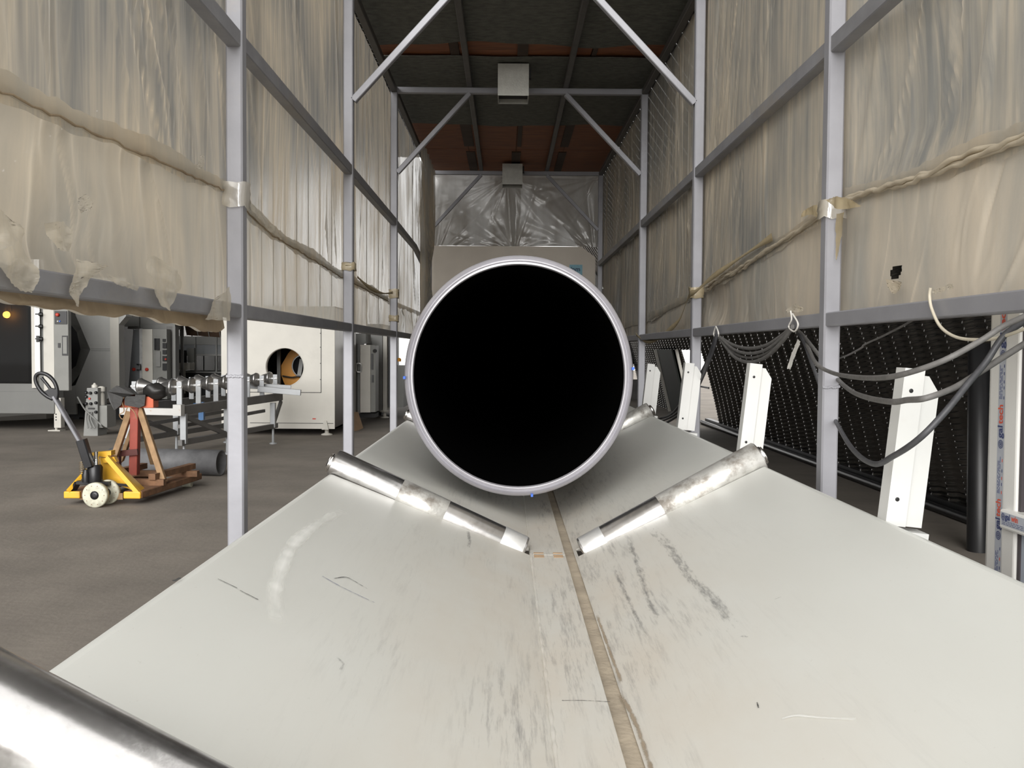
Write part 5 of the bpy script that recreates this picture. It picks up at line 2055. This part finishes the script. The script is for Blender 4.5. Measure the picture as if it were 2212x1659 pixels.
for py in (720, 750, 785, 820):
    q = W(692, py, SD)
    b.lathe((q.x, SD, q.z), (0, -1, 0), [(0, 0.008), (0.006, 0.006)], 8)
b.build('screws', M['tabledark'], sw)
b = MB()
fbox(b, 675, 903.5, 682, 906, SD - 0.004, 0.004)
b.build('badge', M['red'], sw)
# ring lip of the hole
b = MB()
b.lathe((hc.x, SD - 0.004, hc.z), (0, 1, 0), [(0.0, 0.285), (0.0, 0.274), (0.10, 0.274)], 64, False)
b.build('hole_lip', M['white'], sw)
# orange guard inside with its own hole
b = MB()
gy = SD + 0.8
gc = W(655, 800, gy)
pts = []
a0 = W(606, 795, gy)
b.prism([W(603, 797, gy), W(622, 764, gy), (W(634, 750, gy)), W(668, 744, gy), W(690, 770, gy), W(690, 840, gy), W(668, 866, gy), W(632, 860, gy), W(613, 826, gy)], (0, 0.02, 0))
b.build('orange_guard', M['orange'], sw)
b = MB()
c_ = W(656, 791, gy - 0.004)
b.lathe((c_.x, gy - 0.004, c_.z), (0, 1, 0), [(0.0, 0.01), (0.0, 0.17), (0.004, 0.17)], 32)
b.build('guard_hole', M['black'], sw)
b = MB()
b.lathe((c_.x, gy - 0.012, c_.z), (0, 1, 0), [(0.0, 0.17), (0.0, 0.185), (0.012, 0.185), (0.012, 0.17)], 32, False)
b.build('guard_ring', M['zinc'], sw)
b = MB()
b.beam(W(646, 814, gy - 0.05), W(652, 776, gy - 0.02), 0.06, 0.03)
b.build('inner_shaft', M['lgrey'], sw)
b = MB()
b.tube([W(610, 812, gy - 0.06), W(630, 815, gy - 0.07), W(645, 813, gy - 0.07), W(660, 816, gy - 0.06)], 0.012, 6, 5)
b.build('inner_cable', M['black'], sw)
b = MB()
q0 = W(598, 752, gy - .1)
b.box((q0.x, gy - 0.1, z0), (q0.x + 0.05, gy - 0.05, z1))
b.build('inner_column', M['lgrey'], sw)
b = MB()
b.box((xa + 0.05, SD + 1.6, z0 + 0.02), (xb - 0.05, SD + 1.62, z1 - 0.02))
b.build('back_panel', M['dark'], sw)
for px in (706, 500):
    q = W(px, 944, SD + 0.1)
    b = MB()
    b.lathe((q.x, SD + 0.1, 0), (0, 0, 1), [(0, 0.085), (0.015, 0.08), (0.03, 0.03), (0.085, 0.03), (0.09, 0.075), (0.115, 0.075), (0.12, 0.025), (0.16, 0.025)], 16)
    b.build('levelling_foot', M['white'], sw)
    b = MB()
    b.prism([(q.x - 0.05, SD - 0.03, z0 - 0.01), (q.x + 0.05, SD - 0.03, z0 - 0.01), (q.x + 0.02, SD - 0.03, z0 + 0.12), (q.x - 0.02, SD - 0.03, z0 + 0.12)], (0, 0.029, 0))
    b.build('foot_bracket', M['white'], sw)
for px in (706, 500):
    q = W(px, 944, SD + 0.1)
    b = MB()
    b.cyl((q.x, SD + 1.7, 0), (q.x, SD + 1.7, z0), 0.03)
    b.build('levelling_foot', M['white'], sw)

# cardboard sheet leaning beyond the saw cabinet
b = MB()
b.prism([W(764, 933, 14.2), W(783, 925, 14.6), W(772, 890, 14.9), W(762, 890, 14.7)], (0.012, 0.012, 0))
o = tag(b.build('cardboard_sheet', M['card']), 'brown cardboard sheet leaning beside the white saw cabinet', 'cardboard')

# cabinets to the right of the saw
ce = thing('control_cabinet', 'white control cabinet with pull handle between the second and third left posts', 'cabinet', (-2.7, 15.6, 0))
CD = 15.6
b = MB()
fbox(b, 778, 745, 800, 891, CD, 0.5)
b.build('cabinet_body', M['white'], ce)
b = MB()
fbox(b, 744, 742, 777, 893, CD + 0.12, 0.5)
b.build('side_door', M['lgrey'], ce)
b = MB()
fbox(b, 800, 746, 811, 890, CD + 0.03, 0.4)
b.build('end_panel', M['grey'], ce)
b = MB()
q = [W(770, 802, CD - .02), W(770, 786, CD - .05), W(780, 787, CD - .05), W(780, 803, CD - .02), W(771, 803, CD - .02)]
b.tube(q, 0.012, 8, 3)
b.build('pull_handle', M['zinc'], ce)
b = MB()
fbox(b, 802, 764, 806, 798, CD - 0.002, 0.03)
fbox(b, 803, 810, 807, 826, CD - 0.002, 0.03)
b.build('cabinet_meter', M['black'], ce)
b = MB()
fbox(b, 745, 893, 811, 902, CD + 0.15, 0.4)
b.build('plinth', M['dark'], ce)
b = MB()
b.cyl(W(809, 758, CD), W(809, 758, CD) + Vector((0.02, -0.06, 0)), 0.03)
b.build('knob', M['black'], ce)
fm = thing('tall_machine', 'tall grey machine body beyond the white control cabinet, behind the third left post', 'machine', (-2.6, 17.0, 0))
b = MB()
fbox(b, 792, 700, 826, 888, 17.0, 1.5)
b.build('body', M['lgrey'], fm)
b = MB()
fbox(b, 827, 705, 836, 888, 16.98, 1.4)
b.build('corner_column', M['white'], fm)
b = MB()
fbox(b, 838, 720, 846, 880, 17.1, 1.2)
b.build('black_side', M['black'], fm)
b = MB()
fbox(b, 847, 790, 872, 880, 17.3, 0.9)
b.build('low_body', M['grey'], fm)
b = MB()
q = W(831, 901, 17.05)
b.lathe((q.x, 17.05, 0), (0, 0, 1), [(0, 0.08), (0.02, 0.075), (0.03, 0.03), (0.10, 0.03), (0.11, 0.09), (0.14, 0.09), (0.15, 0.03), (0.22, 0.03)], 16)
b.build('levelling_foot', M['white'], fm)
b = MB()
q = W(800, 890, 17.5)
b.box((q.x, 17.6, 0), (q.x + 0.2, 18.3, W(800, 887, 17.5).z))
b.build('rear_support', M['dark'], fm)
b = MB()
b.lathe(W(862, 781, 17.2) , (0, 0, 1), [(0, 0.04), (0.05, 0.04), (0.07, 0.01)], 12)
b.build('orange_beacon', M['orange'], fm)
# overhead duct between machines
b = MB()
fbox(b, 724, 720, 790, 742, 16.2, 0.6)
tag(b.build('overhead_duct', M['lgrey']), 'pale grey box duct above the gap right of the saw cabinet', 'duct')
# brown steel side housing next to saw
b = MB()
fbox(b, 722, 803, 742, 922, 15.45, 0.8)
tag(b.build('steel_housing', M['stain_steel']), 'brown reflective steel housing right behind the saw cabinet', 'machine')

# =================================================================== FAR LEFT machines
AD = 13.9
ta = thing('spray_tank', 'long white tank with dark window and warm lamp at far left', 'machine', (-7.5, AD, 0))
b = MB()
fbox(b, -260, 845, 117, 893, AD, 0.3, 0.01)
b.build('lower_skirt', M['tankgrey'], ta)
b = MB()
p = [W(-260, 893, AD), W(100, 893, AD), W(100, 905, AD + .3), W(-260, 920, AD + .3)]
b.prism(p, (0, 0.3, 0))
b.build('sloping_base', M['tankgrey'], ta)
b = MB()
fbox(b, -260, 828, 108, 845, AD + 0.01, 0.25)
b.build('window_sill', M['tankgrey'], ta)
b = MB()
fbox(b, -260, 560, 70, 640, AD + 0.01, 0.25)
b.build('head_panel', M['dark'], ta)
b = MB()
fbox(b, -262, 640, -258, 845, AD + 0.05, 1.1)
fbox(b, 62, 640, 66, 845, AD + 0.1, 1.05)
fbox(b, -260, 828, 62, 832, AD + 0.26, 0.86)
fbox(b, -260, 560, 62, 642, AD + 0.27, 0.85)
b.build('chamber_side', M['dark'], ta)
b = MB()
fbox(b, -260, 640, 69, 828, AD + 1.12, 0.05)
b.build('inner_wall', M['tankgrey'], ta)
b = MB()
fbox(b, -260, 640, 68.5, 828, AD + 0.06, 0.012)
b.build('window_pane', M['darkpane'], ta)
b = MB()
fbox(b, 69, 560, 79, 838, AD - 0.02, 0.08)
b.build('window_post', M['white'], ta)
b = MB()
fbox(b, 76, 560, 78.3, 806, AD - 0.05, 0.02)
fbox(b, 81.5, 560, 83.8, 806, AD - 0.05, 0.02)
b.build('slide_rail', M['zinc'], ta)
b = MB()
fbox(b, 84, 560, 95, 838, AD, 0.15)
b.build('valve_panel', M['tankgrey'], ta)
b = MB()
fbox(b, 95, 667, 116, 844, AD - 0.02, 0.17)
b.build('door_edge', M['white'], ta)
b = MB()
for py in (679, 705, 732):
    q = W(90, py, AD)
    b.lathe((q.x, AD, q.z), (0, -1, 0), [(0, 0.03), (0.05, 0.03), (0.06, 0.012), (0.10, 0.012)], 12)
    b.beam((q.x - 0.05, AD - 0.09, q.z), (q.x + 0.05, AD - 0.09, q.z), 0.015, 0.02)
    b.build('valve_knob', M['black'], ta)
    b = MB()
b = MB()
fbox(b, 78, 725, 84, 739, AD - 0.07, 0.04)
b.build('window_catch', M['black'], ta)
lamp = MB()
q = W(17, 680, AD + 1.05)
lamp.lathe(q, (0, -1, 0), [(0, 0.03), (0.03, 0.055), (0.06, 0.05), (0.075, 0.01)], 20)
lamp.build('lamp_bulb', M['lamp'], ta)
b = MB()
fbox(b, 10, 640, 12, 672, AD + 1.05, 0.02)
fbox(b, 22, 640, 24, 672, AD + 1.05, 0.02)
b.build('lamp_bracket', M['grey'], ta)
b = MB()
fbox(b, 117, 860, 131, 924, AD + 0.02, 0.12)
b.build('leg', M['white'], ta)
b = MB()
for py in (895, 901, 907):
    q = W(121, py, AD + 0.02)
    b.lathe((q.x, AD + 0.02, q.z), (0, -1, 0), [(0, 0.012), (0.004, 0.01)], 10)
b.build('leg_holes', M['black'], ta)
b = MB()
q = W(122, 932, AD + 0.08)
b.box((q.x - 0.09, AD + 0.0, 0), (q.x + 0.09, AD + 0.18, 0.015))
b.cyl((q.x, AD + 0.08, 0.01), (q.x, AD + 0.08, W(124, 924, AD).z + 0.02), 0.02)
b.build('leg_foot', M['white'], ta)
b = MB()
q = W(-200, 924, AD + 0.4)
b.box((q.x - 0.06, AD + 0.4, 0), (q.x + 0.06, AD + 0.6, 0.25))
q = W(90, 924, AD + 0.4)
b.box((q.x - 0.06, AD + 0.9, 0), (q.x + 0.06, AD + 1.1, 0.25))
b.build('rear_leg', M['dark'], ta)
# control box on its end
bx = thing('operator_box', 'control box greyed for shade, with red button on the end of the white tank', 'control box', (-6.5, AD, 0))
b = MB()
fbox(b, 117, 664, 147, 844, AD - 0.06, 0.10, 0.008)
b.build('box_body', M['grey'], bx)  # shaded face: its darkness is put into the grey colour
b = MB()
fbox(b, 118, 672, 144, 700, AD - 0.075, 0.015)
dsp = b.build('display_panel', M['black'], bx)
b = MB()
q = W(125, 680, AD - 0.075)
b.lathe((q.x, AD - 0.075, q.z), (0, -1, 0), [(0, 0.026), (0.03, 0.026), (0.035, 0.015)], 16)
b.build('red_button', M['red'], dsp)
b = MB()
q = W(125, 694, AD - 0.075)
b.lathe((q.x, AD - 0.075, q.z), (0, -1, 0), [(0, 0.013), (0.012, 0.01)], 12)
b.build('white_button', M['white'], dsp)
b = MB()
q = W(129.5, 694, AD - 0.075)
b.lathe((q.x, AD - 0.075, q.z), (0, -1, 0), [(0, 0.012), (0.012, 0.01)], 12)
b.build('blue_button', M['blue'], dsp)
b = MB()
fbox(b, 134, 725, 146, 768, AD - 0.07, 0.01)
mt = b.build('meter_frame', M['black'], bx)
b = MB()
fbox(b, 136, 728, 144, 764, AD - 0.074, 0.004)
b.build('meter_face', M['grey'], mt)
b = MB()
fbox(b, 125, 741, 130, 751, AD - 0.07, 0.01)
b.build('lock', M['black'], bx)

# big pale machine with octagonal opening
BD = 16.2
ob = thing('octagon_machine', 'pale machine housing with a dark octagonal opening, left background', 'machine', (-7.2, BD, 0))
b = MB()
oc = W(150, 754, BD)
pts = []
b.prism([W(195, 755, BD), W(163, 680, BD), W(160, 600, BD), W(272, 600, BD), W(272, 683, BD), W(256, 702, BD), W(257, 855, BD), W(190, 872, BD), W(165, 872, BD), W(163, 832, BD)], (0, 0.25, 0))
b.build('housing', M['octo'], ob)
b = MB()
b.prism([W(60, 600, BD), W(160, 600, BD), W(150, 660, BD), W(60, 660, BD)], (0, 0.25, 0))
b.build('housing_top', M['octo'], ob)
b = MB()
b.prism([W(163, 832, BD), W(165, 895, BD), W(60, 895, BD), W(60, 860, BD)], (0, 0.25, 0))
b.build('housing_foot', M['octo'], ob)
# bevelled jaw of the opening
b = MB()
inn = [(152, 700), (166, 718), (174, 754), (164, 790), (152, 800)]
out = [(152, 662), (180, 705), (195, 755), (172, 808), (152, 835)]
vs = [W(a, c_, BD + 0.35) for a, c_ in inn] + [W(a, c_, BD - 0.002) for a, c_ in out]
b.add(vs, [(i, i + 1, i + 6, i + 5) for i in range(4)])
b.build('opening_jaw', M['grey'], ob)
b = MB()
fbox(b, 60, 660, 176, 850, BD + 0.5, 0.02)
b.build('opening_void', M['black'], ob)
b = MB()
fbox(b, 196, 753, 240, 754, BD - 0.004, 0.004)
fbox(b, 196, 757, 240, 758, BD - 0.004, 0.004)
b.build('seam_line', M['grey'], ob)
b = MB()
fbox(b, 239, 640, 256, 862, BD - 0.01, 0.02)
b.build('edge_post', M['white'], ob)
b = MB()
fbox(b, 150, 872, 260, 902, BD + 0.05, 0.2)
b.build('plinth', M['dark'], ob)
b = MB()
q0, q1 = W(155, 902, BD), W(258, 902, BD)
for xx in (q0.x, q1.x - 0.1):
    for yv in (BD + 0.06, BD + 0.16):
        b.box((xx, yv, 0), (xx + 0.1, yv + 0.06, 0.12))
b.build('feet', M['dark'], ob)

# dust collector on the floor
dc = thing('dust_collector', 'small grey floor unit with tubes standing before the octagon machine', 'machine', (-5.9, 13.2, 0))
DD = 13.2
b = MB()
p = [W(180, 924, DD), W(211, 924, DD), W(211, 838, DD), W(188, 838, DD)]
p[0].z = 0
p[1].z = 0
b.prism(p, (0, 0.3, 0))
b.build('front_body', M['lgrey'], dc)
b = MB()
fbox(b, 212, 876, 231, 924, DD + 0.05, 0.3)
b.build('side_bin', M['grey'], dc)
b = MB()
q = W(203, 838, DD + .1)
b.lathe((q.x, DD + .12, q.z), (0, 0, 1), [(0, 0.04), (0.04, 0.04), (0.05, 0.02), (0.07, 0.012)], 16)
q2 = W(220, 874, DD + .15)
b.lathe((q2.x, DD + .15, q2.z - 0.04), (-0.03, 0, 0.22), [(0, 0.045), (0.18, 0.06), (0.22, 0.045)], 16)
q3 = W(219, 838, DD + .15)
b.lathe((q3.x, DD + .15, q3.z - 0.05), (0, 0, 1), [(0, 0.05), (0.06, 0.05), (0.075, 0.02)], 16)
b.build('filter_canister', M['white'], dc)
b = MB()
for (px, py) in ((187, 848), (196, 849), (187, 857), (187, 872), (197, 872), (208, 848), (208, 870), (208, 890)):
    q = W(px, py, DD)
    b.lathe((q.x, DD, q.z), (0, -1, 0), [(0, 0.022), (0.03, 0.02), (0.035, 0.01)], 10)
b.build('knob', M['black'], dc)
b = MB()
q = W(194, 861, DD)
b.lathe((q.x, DD, q.z), (0, -1, 0), [(0, 0.016), (0.02, 0.014)], 10)
b.build('red_knob', M['red'], dc)
b = MB()
for dx in (0, 5, 10):
    b.tube([W(188 + dx, 890, DD - 0.02), W(186 + dx, 905, DD - 0.06), W(190 + dx * 1.5, 925, DD - 0.1)], 0.010, 6, 4)
b.build('hose', M['lgrey'], dc)
b = MB()
fbox(b, 190, 881, 204, 884, DD - 0.01, 0.012)
b.build('nameplate', M['black'], dc)
b = MB()
b.tube([W(168, 858, 13.6), W(184, 885, 12.9), W(205, 905, 12.7), W(222, 921, 12.6), PZ(232, 926, 0.012)], 0.012, 6, 6)
tag(b.build('air_hose', M['lgrey']), 'thin grey hose trailing past the small floor unit', 'hose')

# glass guard and white door unit
ED = 17.2
gu = thing('guard_unit', 'white guarded machine unit with glazed door and two red buttons, left background', 'machine', (-6.3, ED, 0))
b = MB()
p = [W(276, 855, ED), W(306, 855, ED), W(306, 712, ED), W(288, 712, ED)]
b.prism(p, (0, 0.03, 0))
b.build('glazed_door', M['dullpane'], gu)
b = MB()
fbox(b, 302, 710, 306.5, 860, ED - 0.02, 0.05)
b.build('door_post', M['zinc'], gu)
b = MB()
fbox(b, 306.5, 711, 329, 862, ED, 0.25)
b.build('white_door', M['white'], gu)
b = MB()
fbox(b, 329, 711, 360, 862, ED + 0.02, 0.22)
b.build('switch_panel', M['grey'], gu)
for px in (289, 317):
    b = MB()
    q = W(px, 798, ED - 0.02)
    b.lathe((q.x, ED - 0.002, q.z), (0, -1, 0), [(0, 0.03), (0.03, 0.03), (0.035, 0.02)], 16)
    b.build('red_button', M['red'], gu)
b = MB()
b.tube([W(296, 787, ED - .01), W(296, 787, ED - .08), W(303, 787, ED - .08), W(303, 799, ED - .08), W(296, 799, ED - .08), W(296, 799, ED - .01)], 0.012, 6, 1)
b.build('pull_handle', M['black'], gu)
for (x0, y0, x1, y1, mm_, nm) in ((333, 731, 336, 756, 'black', 'meter'), (337, 731, 344, 756, 'black', 'meter'), (337, 759, 346, 792, 'lgrey', 'document_holder'),
                                  (351, 732, 357, 738, 'black', 'switch'), (351, 741, 359, 752, 'black', 'switch'), (351, 756, 359, 765, 'black', 'switch'),
                                  (351, 769, 359, 780, 'black', 'switch'), (351, 785, 359, 800, 'black', 'switch')):
    b = MB()
    fbox(b, x0, y0, x1, y1, ED - 0.01, 0.04)
    b.build(nm, M[mm_], gu)
b = MB()
q = W(358, 776, ED - 0.01)
b.lathe((q.x, ED - 0.01, q.z), (0, -1, 0), [(0, 0.02), (0.02, 0.015)], 10)
b.build('red_switch', M['red'], gu)
b = MB()
fbox(b, 276, 862, 360, 890, ED + 0.1, 0.4)
b.build('plinth', M['dark'], gu)
b = MB()
q0, q1 = W(280, 890, ED), W(358, 890, ED)
for xx in (q0.x, q1.x - 0.1):
    b.box((xx, ED + 0.15, 0), (xx + 0.1, ED + 0.45, 0.14))
b.build('feet', M['dark'], gu)
# overhead casing above
b = MB()
fbox(b, 262, 640, 300, 705, 17.5, 0.4)
fbox(b, 300, 655, 395, 700, 17.55, 0.4)
fbox(b, 276, 700, 378, 711, 17.55, 0.3)
tag(b.build('overhead_casing', M['lgrey']), 'pale casing spanning above the guarded machine unit', 'machine')
# dark column
b = MB()
fbox(b, 361, 705, 374, 895, 17.5, 0.3)
tag(b.build('steel_column', M['tabledark']), 'dark steel column right of the guarded machine unit', 'column')
b = MB()
fbox(b, 374, 705, 378.5, 895, 17.45, 0.2)
tag(b.build('steel_column', M['lgrey']), 'slim pale steel column right of the dark column', 'column')

# glazed cooling tank further back
FD_ = 19.5
ct = thing('cooling_tank', 'long glazed cooling tank in the dark left background behind the cone rollers', 'machine', (-6.2, FD_, 0))
b = MB()
fbox(b, 380, 745, 640, 765, FD_ + 0.01, 0.02)
b.build('upper_glass', M['dullpane'], ct)  # lighter pane colour paints the grey reflections of the upper half
b = MB()
fbox(b, 380, 769, 640, 803, FD_ + 0.01, 0.02)
b.build('lower_glass', M['darkpane'], ct)
b = MB()
fbox(b, 378, 727, 640, 745, FD_, 1.0)
b.build('head_panel', M['lgrey'], ct)
b = MB()
fbox(b, 378, 803, 640, 806, FD_, 1.0)
fbox(b, 378, 765, 640, 769, FD_, 0.05)
for px in (421, 467, 520):
    fbox(b, px - 1.4, 728, px + 1.4, 804, FD_ - 0.03, 0.05)
b.build('window_frame', M['lgrey'], ct)
b = MB()
fbox(b, 378, 806, 640, 872, FD_ + 0.1, 0.9)
b.build('lower_body', M['black'], ct)
b = MB()
fbox(b, 405, 752, 419, 783, FD_ - 0.12, 0.1)
b.build('switch_box', M['grey'], ct)
b = MB()
fbox(b, 387, 784, 410, 799, FD_ - 0.5, 0.3)
fbox(b, 397, 799, 399, 850, FD_ - 0.4, 0.05)
b.build('white_fitting', M['white'], ct)
b = MB()
fbox(b, 394, 757, 400, 784, FD_ - 0.2, 0.1)
fbox(b, 378, 755, 389, 786, FD_ - 0.3, 0.2)
fbox(b, 381, 716, 383, 757, FD_ - 0.3, 0.05)
b.build('black_fitting', M['black'], ct)
b = MB()
for px in (382, 500, 636):
    q = W(px, 872, FD_)
    b.box((q.x - 0.05, FD_ + 0.2, 0), (q.x + 0.05, FD_ + 0.8, W(px, 872, FD_).z))
b.build('leg', M['dark'], ct)
# slanted dark louvre panels above the tank
lv = thing('louvre_canopy', 'row of dark slanted sheet panels above the glazed tank in the background', 'canopy', (-5.5, 19.0, 1.6))
for k in range(8):
    xk = 397 + k * 24
    b = MB()
    b.prism([W(xk, 690, 18.2), W(xk + 23, 690, 18.2), W(xk + 30, 726 + k * 1.5, 18.5), W(xk + 7, 724 + k * 1.5, 18.5)], (0, 0.02, 0))
    b.build('panel', M['batten'], lv)
    b = MB()
    b.beam(W(xk, 690, 18.18), W(xk + 7, 724 + k * 1.5, 18.48), 0.012, 0.012)
    b.build('panel_edge', M['lgrey'], lv)
b = MB()
b.beam(W(392, 690, 18.25), W(600, 690, 18.25), 0.06, 0.06)
for px in (392, 598):
    q = W(px, 690, 18.25)
    b.beam((q.x, 18.28, 0), (q.x, 18.28, q.z), 0.05, 0.05)
b.build('support_bar', M['tabledark'], lv)
